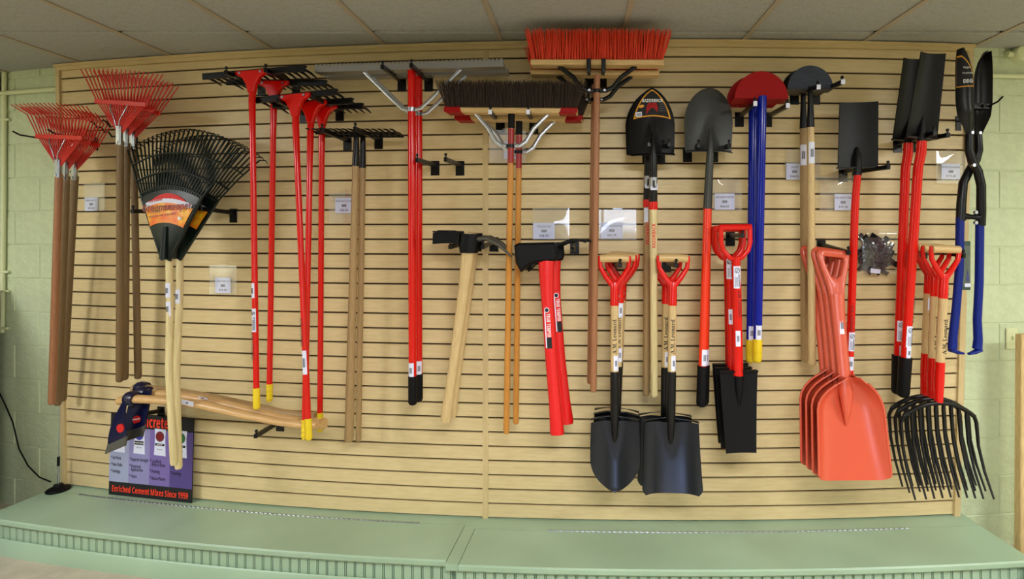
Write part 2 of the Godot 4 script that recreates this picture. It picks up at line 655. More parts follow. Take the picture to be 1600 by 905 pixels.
func slatwall():
	var e := slat_edges()
	for side in 2:
		var p := thing("slatwall_panel", "maple slatwall panel behind the rakes, grub hoes and cement poster" if side == 0 else "maple slatwall panel behind the brooms, shovels, scoops and forks", "wall panel", Transform3D.IDENTITY, "maple slatwall panels")
		var bk := MB.new()
		bk.sheet(20, 1, func(u, v): return wall(lerpf(-3.0 if side == 0 else XJ, XJ if side == 0 else 1.96, u), lerpf(0.2, 2.62, v), -0.014), 0.012)
		obj("core_board", bk, "core_board", p)
		for i in e.size() - 1:
			var y1: float = e[i] - 0.0042
			var y0: float = e[i + 1] + 0.0042
			var yc := (y0 + y1) / 2
			var xa := xl(yc) + 0.012 if side == 0 else XJ + 0.014
			var xb := XJ - 0.014 if side == 0 else xr(yc) - 0.012
			var m := MB.new()
			var n := 10
			# section: front face with small rounded lips
			var sec := [[y0, -0.012], [y0, -0.0025], [y0 + 0.002, 0.0], [y1 - 0.002, 0.0], [y1, -0.0025], [y1, -0.012]]
			for k in sec.size() - 1:
				m.sg(k + 1)
				for q in n:
					var a := lerpf(xa, xb, float(q) / n)
					var b := lerpf(xa, xb, float(q + 1) / n)
					m.quad(wall(a, sec[k][0], sec[k][1]), wall(b, sec[k][0], sec[k][1]), wall(b, sec[k + 1][0], sec[k + 1][1]), wall(a, sec[k + 1][0], sec[k + 1][1]))
			m.sg(-1)
			for q in [xa, xb]:
				m.quad(wall(q, y0, -0.012), wall(q, y0, 0), wall(q, y1, 0), wall(q, y1, -0.012))
			obj("slat", m, "maple", p)
	# trims
	var top := structure("trim_1", "maple moulding along the top of the slatwall")
	var tm := MB.new()
	tm.sheet(24, 1, func(u, v): return wall(lerpf(xl(2.6) - 0.015, xr(2.6) + 0.012, u), lerpf(2.608, 2.645, v), 0.012), 0.03)
	obj("moulding", tm, "maple_trim", top)
	var tm2 := MB.new()
	tm2.sheet(24, 1, func(u, v): return wall(lerpf(xl(2.6) - 0.02, xr(2.6) + 0.02, u), lerpf(2.628, 2.644, v), 0.018), 0.008)
	obj("bead", tm2, "maple_trim", top)
	for k in 3:
		var names := ["maple corner strip at the rake end of the slatwall", "maple joint strip between the two slatwall panels", "maple corner strip behind the posthole digger"]
		var s := structure("trim_%d" % (k + 2), names[k])
		var m := MB.new()
		var wd: float = [0.028, 0.028, 0.032][k]
		m.sheet(1, 10, func(u, v):
			var y := lerpf(0.2, 2.61, v)
			var xc: float = [xl(y), XJ, xr(y)][k]
			return wall(xc + (u - 0.5) * wd, y, [0.012, 0.003, 0.012][k]), [0.06, 0.014, 0.06][k])
		obj("strip", m, "maple_upright", s)

func riser():
	# low green bench along the wall: two lidded halves with bead-board fronts
	var p := thing("display_riser", "low green painted riser with bead-board front under the slatwall", "bench")
	var xj := -0.53
	for side in 2:
		var dp := 0.365 if side == 0 else 0.393
		var xa := -3.0 if side == 0 else xj
		var xb := xj if side == 0 else 2.0
		# fixed strip at the back, lid in front
		var hd := 0.072 if side == 0 else 0.098
		var bkm := MB.new()
		bkm.sheet(16, 1, func(u, v): return wall(lerpf(xa, xb, u), 0.2, lerpf(hd - 0.0015, -0.04, v)), 0.03)
		obj("back_board", bkm, "green_paint", p)
		var la := xa - (0.0 if side == 0 else -0.022)
		var lb := xb - (0.04 if side == 0 else 0.0)
		var lid := MB.new()
		var sec := [[hd + 0.0015, 0.17], [hd + 0.0015, 0.2], [dp - 0.006, 0.2], [dp, 0.194], [dp, 0.176], [dp - 0.006, 0.17]]
		var n := 20
		for k in sec.size():
			lid.sg(k + 1)
			var s0 = sec[k]
			var s1 = sec[(k + 1) % sec.size()]
			for q in n:
				var a := lerpf(la, lb, float(q) / n)
				var b := lerpf(la, lb, float(q + 1) / n)
				lid.quad(wall(b, s0[1], s0[0]), wall(a, s0[1], s0[0]), wall(a, s1[1], s1[0]), wall(b, s1[1], s1[0]))
		lid.sg(-1)
		for q in [la, lb]:
			lid.quad(wall(q, 0.17, hd), wall(q, 0.2, hd), wall(q, 0.2, dp), wall(q, 0.17, dp))
		obj("lid", lid, "green_paint", p)
		# moulding under the lip
		var cove := MB.new()
		cove.sheet(16, 2, func(u, v): return wall(lerpf(xa, xb, u), lerpf(0.152, 0.17, v), dp - 0.03 + 0.018 * v), 0.01)
		obj("cove_moulding", cove, "green_paint", p)
		# bead-board planks
		var face := dp - 0.034
		var pw := 0.0445
		var count := int((xb - xa) / pw)
		for i in count:
			var x := xa + pw * (i + 0.5)
			var pl := MB.new()
			pl.box(Vector3(-0.004, 0, 0), Vector3(pw - 0.0105, 0.15, 0.012), 0.0008)
			pl.tube([Vector3(pw / 2 - 0.004, -0.075, 0.003), Vector3(pw / 2 - 0.004, 0.075, 0.003)], 0.0024, 6)
			var o := obj("plank", pl, "green_paint", p)
			o.transform = Transform3D(fr(wall(x, 1, 0), wall(x, 0, 0)).basis, wall(x, 0.087, face - 0.006))
		var bk := MB.new()
		bk.sheet(16, 1, func(u, v): return wall(lerpf(xa, xb, u), lerpf(0.0, 0.17, v), face - 0.022), 0.02)
		obj("backing", bk, "green_paint", p)
		var sk := MB.new()
		sk.sheet(16, 2, func(u, v): return wall(lerpf(xa, xb, u), [0.0, 0.078, 0.086][int(v * 2.01)], [face + 0.016, face + 0.016, face + 0.008][int(v * 2.01)]), 0.016)
		obj("skirting", sk, "green_paint", p)
		# end boards
		for q in [xa, xb]:
			if (q == xj):
				continue
			var eb := MB.new()
			eb.sheet(4, 1, func(u, v): return wall(q, lerpf(0, 0.17, v), lerpf(-0.04, face, u)), 0.018)
			obj("end_board", eb, "green_paint", p)
		# piano hinge: plates with alternating knuckles
		var h0 := -2.79 if side == 0 else -0.15
		var h1 := -0.8 if side == 0 else 1.63
		var hg := MB.new()
		var nk := int((h1 - h0) / 0.026)
		for i in nk:
			var x := lerpf(h0, h1, (i + 0.5) / nk)
			hg.tube([wall(x - 0.0085, 0.2005, hd), wall(x + 0.0085, 0.2005, hd)], 0.005, 6)
		obj("piano_hinge", hg, "zinc", p, "silver piano hinge")
	var st := MB.new()
	st.sheet(1, 1, func(u, v): return wall(lerpf(xj - 0.037, xj + 0.019, u), 0.1993, lerpf(0.385, 0.07, v)), 0.03)
	obj("stile", st, "green_paint", p)
	var rail := MB.new()
	rail.sheet(1, 1, func(u, v): return wall(lerpf(xj - 0.06, xj + 0.06, u), 0.169, lerpf(0.33, -0.02, v)), 0.02)
	obj("cross_rail", rail, "green_paint", p)

# ---------------------------------------------------------------- fittings round the display
func odds_and_ends():
	# conduits on the block wall
	var c := thing("electrical_conduit", "painted horizontal conduit crossing the block wall beside the rakes", "pipe")
	var m := MB.new()
	m.tube([Vector3(-3.881, 2.525, -3.402), Vector3(-3.541, 2.517, -3.310), Vector3(-3.070, 2.515, -3.195)], 0.014, 10)
	obj("pipe", m, "pipe_paint", c)
	c = thing("electrical_conduit", "painted vertical conduit with clips on the block wall near the rakes", "pipe")
	m = MB.new()
	m.tube([Vector3(-3.511, 2.650, -3.307), Vector3(-3.516, 1.915, -3.309), Vector3(-3.527, 1.054, -3.312)], 0.012, 10)
	obj("pipe", m, "pipe_paint", c)
	for y in [187, 425, 455, 513]:
		var k := MB.new()
		k.box(Vector3.ZERO, Vector3(0.05, 0.014, 0.02), 0.003)
		var o := obj("clip", k, "pipe_paint", c)
		var ps: Vector3 = {187: Vector3(-3.500, 2.356, -3.305), 425: Vector3(-3.505, 1.426, -3.306), 455: Vector3(-3.505, 1.309, -3.306), 513: Vector3(-3.511, 1.082, -3.307)}[y]
		o.position = ps
	c = thing("blue_banner_edge", "dark blue panel edge at the end of the block wall", "panel", wf(Vector3(-3.602, 2.589, -3.316)))
	m = MB.new()
	m.box(Vector3.ZERO, Vector3(0.125, 0.13, 0.012), 0.002)
	obj("board", m, "blue_vinyl", c)
	c = thing("electrical_conduit", "painted horizontal conduit on the block wall beyond the posthole digger", "pipe")
	m = MB.new()
	m.tube([Vector3(2.102, 2.497, -2.855), Vector3(2.369, 2.501, -2.883), Vector3(2.677, 2.509, -2.922)], 0.013, 10)
	obj("pipe", m, "pipe_paint", c)
	c = thing("junction_box", "round painted conduit junction box below the ceiling", "junction box", wf(Vector3(2.338, 2.616, -2.880)))
	m = MB.new()
	m.tube([Vector3(0, 0, -0.02), Vector3(0, 0, 0.022), Vector3(0, 0, 0.027)], [0.04, 0.04, 0.034], 18)
	obj("box", m, "pipe_paint", c)
	m = MB.new()
	m.tube([Vector3(-0.07, 0.0, 0), Vector3(-0.035, 0.0, 0)], 0.016, 10)
	obj("hub", m, "pipe_paint", c)
	m = MB.new()
	m.tube([Vector3(0.035, 0.0, 0), Vector3(0.2, 0.0, 0)], 0.013, 10)
	obj("pipe", m, "pipe_paint", c)
	c = thing("light_switch", "painted wall switch plate on the block wall beside the posthole digger", "switch", wf(Vector3(2.309, 1.103, -2.889)))
	m = MB.new()
	m.box(Vector3.ZERO, Vector3(0.07, 0.115, 0.007), 0.003)
	obj("plate", m, "pipe_paint", c)
	m = MB.new()
	m.box(Vector3(0.0, 0.004, 0.007), Vector3(0.009, 0.02, 0.014), 0.002, Basis(Vector3(1, 0, 0), 0.3))
	obj("toggle", m, "pipe_paint", c)
	for s in [-1, 1]:
		m = MB.new()
		m.tube([Vector3(0, s * 0.03, 0.003), Vector3(0, s * 0.03, 0.005)], 0.003, 8)
		obj("screw", m, "pipe_paint", c)
	# wooden post at the far end of the riser
	c = thing("wooden_post", "plain wooden post standing beyond the end of the green riser", "post", fr(Vector3(2.276, 1.142, -2.743), Vector3(2.269, 0.059, -2.742)))
	m = MB.new()
	m.box(Vector3(0, -0.5775, 0), Vector3(0.115, 1.155, 0.04), 0.004)
	obj("board", m, "wood_post", c)
	c.position.y = 1.155
	# dark bin below the riser's end
	c = thing("storage_bin", "dark navy storage bin on the floor past the riser's end", "bin", Transform3D(Basis.IDENTITY, Vector3(2.26, 0, -2.35)))
	m = MB.new()
	m.box(Vector3(0, 0.06, 0), Vector3(0.42, 0.12, 0.3), 0.01)
	obj("tub", m, "dark_bin", c)
	m = MB.new()
	m.box(Vector3(0, 0.128, 0), Vector3(0.44, 0.016, 0.32), 0.005)
	obj("rim", m, "dark_bin", c)
	# cupboard outside the picture whose shade falls low on the block wall
	c = thing("storage_cabinet", "grey metal storage cabinet against the block wall beyond the rakes", "cabinet", Transform3D(Basis.IDENTITY, Vector3(-4.15, 0, -2.25)))
	m = MB.new()
	m.box(Vector3(0, 0.67, -0.4), Vector3(1.3, 1.34, 1.2), 0.006)
	obj("body", m, "cabinet_grey", c)
	for s in [-1, 1]:
		m = MB.new()
		m.box(Vector3(s * 0.322, 0.67, 0.208), Vector3(0.63, 1.26, 0.016), 0.004)
		var d := obj("door", m, "cabinet_grey", c)
		m = MB.new()
		m.box(Vector3(s * 0.05, 0.8, 0.228), Vector3(0.015, 0.12, 0.024), 0.004)
		obj("handle", m, "zinc", d)
	# whip antenna on a magnetic base, with its cable
	c = thing("whip_antenna", "thin whip antenna on a round black base with trailing cable", "antenna", Transform3D(Basis.IDENTITY, Vector3(-2.964, 0.216, -3.081)))
	c.position.y = 0.201
	m = MB.new()
	m.lathe([[0.001, 0.0], [0.055, 0.0], [0.056, 0.006], [0.05, 0.012], [0.03, 0.02], [0.024, 0.024], [0.021, 0.034], [0.001, 0.036]], 24)
	obj("base", m, "black_matt", c)
	m = MB.new()
	m.tube([Vector3(0, 0.034, 0), Vector3(0, 0.09, 0)], 0.0055, 10)
	obj("mast", m, "chrome", c)
	m = MB.new()
	var sp := []
	for i in 60:
		var a := TAU * i / 10.0
		sp.append(Vector3(cos(a) * 0.004, 0.09 + 0.05 * i / 60.0, sin(a) * 0.004))
	m.tube(sp, 0.0014, 5)
	obj("spring", m, "zinc", c)
	m = MB.new()
	m.tube([Vector3(0, 0.138, 0), Vector3(0.001, 0.19, 0)], 0.0065, 10)
	obj("coil", m, "black_matt", c)
	m = MB.new()
	m.tube([Vector3(0.001, 0.19, 0), Vector3(0.003, 0.5, -0.005), Vector3(0.005, 0.8, -0.01)], [0.0018, 0.0016, 0.0012], 6)
	obj("whip", m, "zinc", c)
	m = MB.new()
	var cb := []
	for p in [Vector3(-3.070, 0.219, -3.145), Vector3(-3.179, 0.224, -3.190), Vector3(-3.296, 0.271, -3.238), Vector3(-3.368, 0.364, -3.256), Vector3(-3.420, 0.521, -3.269), Vector3(-3.483, 0.624, -3.285), Vector3(-3.570, 0.742, -3.308)]:
		cb.append(p - c.position)
	m.tube(cb, 0.004, 6)
	obj("cable", m, "black_matt", c)

# ---------------------------------------------------------------- slatwall hooks
func hook(base: Vector3, tip: Vector3, label: String, group: String, cap := "black_steel", knob := true, peg := 0.0):
	var h := thing("display_hook", label, "hook", Transform3D(fr(base, base - Vector3.UP).basis, wall(base.x, base.y, 0.0)), group)
	var inv := h.transform.affine_inverse()
	var t := inv * tip
	var m := MB.new()
	m.box(Vector3(0, -0.004, 0.002), Vector3(0.046, 0.074, 0.004), 0.0012)
	m.box(Vector3(0, 0.031, -0.003), Vector3(0.044, 0.006, 0.012), 0.0012)
	obj("plate", m, "black_steel", h)
	var a := Vector3(0, 0.012, 0.003)
	var dir := (t - a).normalized()
	var bx := Vector3.UP.cross(dir).normalized()
	var b := Basis(bx, dir.cross(bx), dir)
	m = MB.new()
	m.box((a + t) / 2, Vector3(0.017, 0.021, a.distance_to(t)), 0.002, b)
	obj("arm", m, "black_steel", h)
	if cap != "black_steel":
		m = MB.new()
		m.box(t + dir * 0.002, Vector3(0.0175, 0.0215, 0.004), 0.001, b)
		obj("end_cap", m, cap, h, "bare white arm end")
	if peg > 0.0:
		m = MB.new()
		m.box(t + Vector3(0, peg / 2, -0.006), Vector3(0.02, peg, 0.012), 0.003)
		obj("end_peg", m, "black_steel", h)
	elif knob:
		m = MB.new()
		m.tube([t + Vector3(0, 0.008, -0.006), t + Vector3(0, 0.02, -0.006)], 0.004, 8)
		m.ball(t + Vector3(0, 0.023, -0.006), 0.0075, 6)
		obj("knob", m, "black_steel", h)
	return h

func rod_hook(base: Vector3, tip: Vector3, label: String, group: String, zig := 0.0):
	var h := thing("wire_hook", label, "hook", Transform3D(fr(base, base - Vector3.UP).basis, wall(base.x, base.y, 0.0)), group)
	var t := h.transform.affine_inverse() * tip
	var m := MB.new()
	m.box(Vector3(0, -0.01, 0.002), Vector3(0.03, 0.075, 0.004), 0.0012)
	obj("plate", m, "black_steel", h)
	m = MB.new()
	var pts := [Vector3(0, 0.0, 0.003)]
	if zig > 0.0:
		for i in range(1, 9):
			pts.append(Vector3(0, 0, 0.003).lerp(t, i / 9.0) + Vector3(0, zig * (1 if i % 2 == 0 else -1), 0))
	else:
		pts.append(Vector3(0, 0.0, 0.003).lerp(t, 0.9))
		t += Vector3(0, 0.012, 0)
	pts.append(t)
	m.tube(pts, 0.0045, 7)
	obj("arm", m, "black_steel", h)

func hooks():
	var g := "black arms of the wire hook carrying the red rakes over the block wall"
	var l := "thin black wire hook arm under red rakes overlapping the block wall"
	rod_hook(Vector3(-2.915, 2.179, -3.130), Vector3(-2.919, 2.178, -2.791), l, g)
	rod_hook(Vector3(-2.764, 2.185, -3.097), Vector3(-2.764, 2.193, -2.817), l, g)
	g = "zigzag wire hook arms above the green rake"
	l = "dark zigzag wire hook arm carrying the upper red rakes"
	rod_hook(Vector3(-2.578, 2.179, -3.059), Vector3(-2.587, 2.255, -2.861), l, g, 0.008)
	rod_hook(Vector3(-2.492, 2.176, -3.042), Vector3(-2.505, 2.258, -2.845), l, g, 0.008)
	var pairs := [
		["black hook arm carrying the dark green plastic rakes", Vector3(-2.250, 1.772, -2.997), Vector3(-2.244, 1.776, -2.716), Vector3(-1.873, 1.763, -2.935), Vector3(-1.875, 1.788, -2.675), "black_steel"],
		["black hook arm under the two upper red-handled landscape rakes", Vector3(-1.706, 2.444, -2.910), Vector3(-1.677, 2.429, -2.566), Vector3(-1.506, 2.447, -2.882), Vector3(-1.473, 2.433, -2.538), "black_steel"],
		["black hook arm under the three lower red-handled landscape rakes", Vector3(-1.462, 2.289, -2.877), Vector3(-1.415, 2.290, -2.541), Vector3(-1.261, 2.297, -2.852), Vector3(-1.239, 2.302, -2.520), "black_steel"],
		["black hook arm under the black bow rakes", Vector3(-1.218, 2.141, -2.847), Vector3(-1.213, 2.153, -2.547), Vector3(-1.047, 2.145, -2.829), Vector3(-1.049, 2.155, -2.529), "black_steel"],
		["black hook arm under the silver grading rakes", Vector3(-0.922, 2.443, -2.817), Vector3(-0.912, 2.438, -2.506), Vector3(-0.779, 2.439, -2.804), Vector3(-0.775, 2.441, -2.494), "black_steel"],
		["empty black hook beside the red grading rake handle", Vector3(-0.745, 2.005, -2.801), Vector3(-0.763, 2.011, -2.543), Vector3(-0.614, 2.003, -2.791), Vector3(-0.626, 2.012, -2.532), "black_steel"],
		["black hook arm with pale end under the dark brown push brooms", Vector3(-0.404, 2.218, -2.777), Vector3(-0.404, 2.217, -2.457), Vector3(-0.232, 2.216, -2.767), Vector3(-0.231, 2.215, -2.447), "paper"],
		["black hook arm under the orange push brooms", Vector3(0.052, 2.449, -2.756), Vector3(0.043, 2.397, -2.426), Vector3(0.117, 2.448, -2.754), Vector3(0.109, 2.396, -2.424), "black_steel"],
		["black hook arm under the mattock head", Vector3(-0.587, 1.604, -2.789), Vector3(-0.599, 1.603, -2.510), Vector3(-0.437, 1.611, -2.779), Vector3(-0.448, 1.603, -2.510), "black_steel"],
		["black hook arm under the axe-and-hoe heads", Vector3(-0.206, 1.562, -2.766), Vector3(-0.215, 1.518, -2.497), Vector3(-0.023, 1.598, -2.758), Vector3(-0.030, 1.571, -2.559), "black_steel"],
		["black hook arm under the labelled black shovel", Vector3(0.344, 2.060, -2.749), Vector3(0.326, 2.081, -2.530), Vector3(0.413, 2.060, -2.749), Vector3(0.421, 2.080, -2.529), "black_steel"],
		["black hook arm under the plain grey shovel", Vector3(0.549, 2.067, -2.748), Vector3(0.550, 2.068, -2.488), Vector3(0.682, 2.067, -2.749), Vector3(0.691, 2.068, -2.489), "black_steel"],
		["black hook arm with white end under the red half-moon edgers", Vector3(0.813, 2.246, -2.750), Vector3(0.793, 2.251, -2.440), Vector3(0.957, 2.246, -2.753), Vector3(0.941, 2.243, -2.443), "paper"],
		["black hook arm with white end under the dark half-moon edgers", Vector3(1.095, 2.361, -2.757), Vector3(1.077, 2.325, -2.437), Vector3(1.205, 2.362, -2.762), Vector3(1.179, 2.344, -2.421), "paper"],
		["black hook arm under the flat black spade", Vector3(1.348, 1.968, -2.768), Vector3(1.335, 1.977, -2.568), Vector3(1.419, 1.968, -2.772), Vector3(1.414, 1.969, -2.472), "black_steel"],
		["black hook arm under the long black spades", Vector3(1.636, 2.121, -2.786), Vector3(1.620, 2.123, -2.464), Vector3(1.712, 2.122, -2.791), Vector3(1.684, 2.115, -2.469), "black_steel"],
	]
	for p in pairs:
		var peg := 0.055 if p[0].ends_with("orange push brooms") else 0.0
		hook(p[1], p[2], p[0], p[0].replace("hook", "hooks"), p[5], true, peg)
		hook(p[3], p[4], p[0], p[0].replace("hook", "hooks"), p[5], true, peg)
	hook(Vector3(0.169, 1.508, -2.753), Vector3(0.186, 1.521, -2.452), "black hook holding the round-point shovel grips", "")
	hook(Vector3(0.442, 1.508, -2.748), Vector3(0.440, 1.521, -2.448), "black hook holding the square-point shovel grips", "")
	hook(Vector3(0.767, 1.641, -2.749), Vector3(0.741, 1.657, -2.449), "black hook holding the red drain spade grips", "")
	hook(Vector3(1.234, 1.595, -2.763), Vector3(1.228, 1.578, -2.463), "black hook holding the orange scoop grips", "")
	hook(Vector3(1.775, 1.574, -2.796), Vector3(1.776, 1.562, -2.496), "black hook holding the fork grips", "")
	hook(Vector3(-1.598, 0.647, -2.895), Vector3(-1.561, 0.687, -2.610), "black hook supporting the grub hoe handles", "hooks under the grub hoes")
	hook(Vector3(-2.324, 0.666, -3.011), Vector3(-2.322, 0.724, -2.770), "black hook behind the grub hoe blades", "hooks under the grub hoes", "black_steel", false)
	rod_hook(Vector3(1.968, 2.245, -2.812), Vector3(1.965, 2.289, -2.512), "thin black wire hook holding the posthole digger jaws", "")

# ---------------------------------------------------------------- rakes on the left
func wire_rake(a: Vector3, b: Vector3, label: String, group: String, tip_turn: float, lean: float, wood: String, wide := 1.0):
	var t := thing("wire_leaf_rake", label, "rake", fr(a, b), group)
	var L := a.distance_to(b)
	var m := MB.new()
	m.shaft(0.02, -L, 0.0158, 0.0168)
	obj("handle", m, wood, t)
	m = MB.new()
	m.box(Vector3(0, 0.045, 0.004), Vector3(0.03, 0.105, 0.022), 0.006)
	m.tube([Vector3(0, 0.012, 0.014), Vector3(0, 0.012, 0.018)], 0.006, 10)
	obj("socket", m, "chrome", t)
	var head := Node3D.new()
	head.name = "rake_head"
	head.position = Vector3(0, 0.06, 0)
	head.rotation.z = -lean
	t.add_child(head, true)
	for s in [-1.0, 1.0]:
		m = MB.new()
		m.tube([Vector3(s * 0.008, 0.02, 0.014), Vector3(s * 0.014, 0.06, 0.018), Vector3(s * 0.045, 0.115, 0.016), Vector3(s * 0.05, 0.14, 0.01)], 0.003, 6)
		obj("brace", m, "chrome", head)
	var n := 19
	for i in n:
		var u := (i / float(n - 1)) * 2.0 - 1.0
		m = MB.new()
		m.tube([Vector3(u * 0.014, 0.0, 0), Vector3(u * 0.135 * wide, 0.15, 0.0), Vector3(u * 0.2 * wide, 0.262 + 0.008 * (1 - u * u), 0.002), Vector3(u * 0.227 * wide, 0.305 + 0.012 * (1 - u * u), tip_turn)], [0.003, 0.0031, 0.003, 0.0026], 5)
		obj("tine", m, "rake_red", head)
	m = MB.new()
	m.box(Vector3(0, 0.15, 0.004), Vector3(0.285 * wide, 0.023, 0.008), 0.002)
	obj("cross_bar", m, "rake_red", head)

func leaf_rake(a: Vector3, b: Vector3, lean: float, label: String, front: bool, called := "plastic_leaf_rake"):
	var t := thing(called, label, "rake", fr(a, b), "dark green plastic leaf rakes")
	var L := a.distance_to(b)
	var m := MB.new()
	m.tube([Vector3(0, 0.06, 0), Vector3(0, -0.2, 0), Vector3(-0.006, -L * 0.55, 0.01), Vector3(0, -L + 0.012, 0), Vector3(0, -L, 0)], [0.016, 0.016, 0.016, 0.0165, 0.012], 12)
	obj("handle", m, "wood_cream", t)
	for y in ([-0.15, -0.24] if front else [-0.19]):
		sticker(t, 0.0165, y, 0.07, 0.0, 0.9)
	var head := Node3D.new()
	head.name = "rake_head"
	head.rotation.z = -lean
	head.rotation.x = -0.06
	t.add_child(head, true)
	var ha := 0.46
	var r0 := 0.045
	var r1 := 0.405
	var rt := 0.7
	var pz := func(r: float, an: float): return 0.02 + 0.03 * sin(clampf(r / rt, 0, 1) * PI) - 0.05 * an * an
	var P := func(r: float, an: float, dz: float): return Vector3(sin(an) * r, cos(an) * r - r0, pz.call(r, an) + dz)
	m = MB.new()
	m.sheet(16, 8, func(u, v): return P.call(lerpf(r0, r1 * (1.0 - 0.05 * pow(absf(u * 2 - 1), 2)), v), lerpf(-ha, ha, u), 0.0), 0.006)
	for s in [-1.0, 1.0]:
		m.tube([P.call(r0, s * ha, 0), P.call(r1, s * ha, 0)], 0.008, 6)
	m.tube([P.call(r0, 0, 0.004), P.call(r1 * 0.5, 0, 0.004)], [0.018, 0.01], 10)
	m.tube([P.call(r1 * 0.99, -ha, 0.0), P.call(r1, -ha * 0.5, 0.0), P.call(r1, 0, 0.0), P.call(r1, ha * 0.5, 0.0), P.call(r1 * 0.99, ha, 0.0)], 0.006, 6)
	obj("fan_body", m, "green_plastic", head)
	var n := 27
	for i in n:
		var an := lerpf(-ha, ha, i / float(n - 1)) * 1.0
		var sp := 1.0 + 0.12
		m = MB.new()
		var len := rt - 0.02 * absf(an) * 2.0
		m.tube([P.call(r1 - 0.02, an, 0), P.call(lerpf(r1, len, 0.5), an * lerpf(1, sp, 0.5), 0), P.call(len, an * sp, 0.0), P.call(len + 0.01, an * sp, -0.03), P.call(len - 0.002, an * sp, -0.055)], [0.0062, 0.0058, 0.005, 0.0045, 0.003], 6, 0.6, Vector3(1, 0, 0))
		obj("tine", m, "green_plastic", head)
	for k in 2:
		var rr: float = [0.475, 0.575][k]
		m = MB.new()
		var pts := []
		for i in 17:
			var f: float = 1.0 + 0.12 * (rr - r1) / (rt - r1)
			pts.append(P.call(rr, lerpf(-ha, ha, i / 16.0) * f, 0.001))
		m.tube(pts, [0.0085, 0.006][k], 6, 0.6)
		obj("cross_strap", m, "green_plastic", head)
	# printed label
	m = MB.new()
	m.sheet(12, 3, func(u, v): return P.call(lerpf(0.222, 0.325, v), lerpf(-ha, ha, u) * 0.95, 0.0035), 0.002)
	var lb := obj("brand_label", m, "label_orange", t, "orange and yellow label reading Greensweeper")
	lb.transform = head.transform
	m = MB.new()
	m.sheet(12, 1, func(u, v): return P.call(lerpf(0.32, 0.342, v), lerpf(-ha, ha, u) * 0.88, 0.004), 0.002)
	obj("white_band", m, "paper", lb)
	m = MB.new()
	m.sheet(12, 1, func(u, v):
		var q := lerpf(-ha, ha, u) * 0.62
		return P.call(lerpf(0.34, 0.344 + 0.022 * (1.0 - pow(u * 2 - 1, 2)), v), q, 0.004), 0.002)
	obj("red_arc", m, "red_ink", lb)
	if front:
		text(lb, "Greensweeper", 0.034, "label_red", at(0.004, 0.252, 0.0575, lean * 0.6), true, false, 0.84)
		text(lb, "TRUE TEMPER", 0.009, "red_ink", at(-0.07, 0.282, 0.056, lean * 1.3), true)
		text(lb, "LEAF RAKE", 0.009, "grey_ink", at(-0.06, 0.226, 0.0565, lean * 1.1))
		text(lb, "LARGE 24 IN. HEAD - 48 IN. HANDLE", 0.007, "grey_ink", at(-0.015, 0.212, 0.0575, lean * 1.1))
		m = MB.new()
		m.tube([Vector3(0.08, 0.2, 0.045), Vector3(0.08, 0.2, 0.0555)], 0.008, 12)
		obj("round_mark", m, "white_ink", lb)

func left_rakes():
	var lo := mat("label_orange", Color(1, 1, 1), 0.4)
	tex(lo, noise_tex(0.018, Color(0.9, 0.33, 0.06), Color(0.95, 0.78, 0.14), 31, 2, 256), Vector3(3, 3, 3))
	mat("label_red", Color(0.5, 0.03, 0.04), 0.5)
	var g := "red wire rakes on the hook beside the block wall"
	wire_rake(Vector3(-2.741, 1.960, -2.852), Vector3(-2.837, 0.743, -2.913), "red wire leaf rake with reddish handle beside the block wall, foremost of three", g, 0.055, -0.02, "wood_reddish", 1.1)
	wire_rake(Vector3(-2.762, 1.952, -2.917), Vector3(-2.883, 0.711, -2.993), "red wire leaf rake with brown handle beside the block wall, middle of three", g, 0.055, 0.0, "wood_brown", 1.1)
	wire_rake(Vector3(-2.775, 1.958, -2.980), Vector3(-2.920, 0.714, -3.061), "red wire leaf rake with brown handle beside the block wall, hindmost of three", g, 0.055, 0.03, "wood_brown", 1.1)
	g = "red wire rakes above the green rakes"
	wire_rake(Vector3(-2.343, 2.118, -2.764), Vector3(-2.417, 0.882, -2.848), "red wire leaf rake above the green rakes, its chrome braces in plain view", g, 0.004, 0.03, "wood_brown", 1.1)
	wire_rake(Vector3(-2.373, 2.120, -2.840), Vector3(-2.435, 0.878, -2.901), "red wire leaf rake above the green rakes, middle of its three", g, 0.004, 0.12, "wood_brown", 1.1)
	wire_rake(Vector3(-2.388, 2.119, -2.902), Vector3(-2.408, 0.869, -2.956), "red wire leaf rake above the green rakes, its handle hanging apart", g, 0.004, 0.16, "wood_brown", 1.1)
	leaf_rake(Vector3(-2.013, 1.536, -2.657), Vector3(-1.925, 0.564, -2.573), 0.14, "dark green fan rake with uncovered orange Greensweeper label and cream handle", true)
	leaf_rake(Vector3(-2.028, 1.534, -2.749), Vector3(-1.926, 0.532, -2.603), 0.23, "dark green fan rake with cream handle behind the other green rake", false)

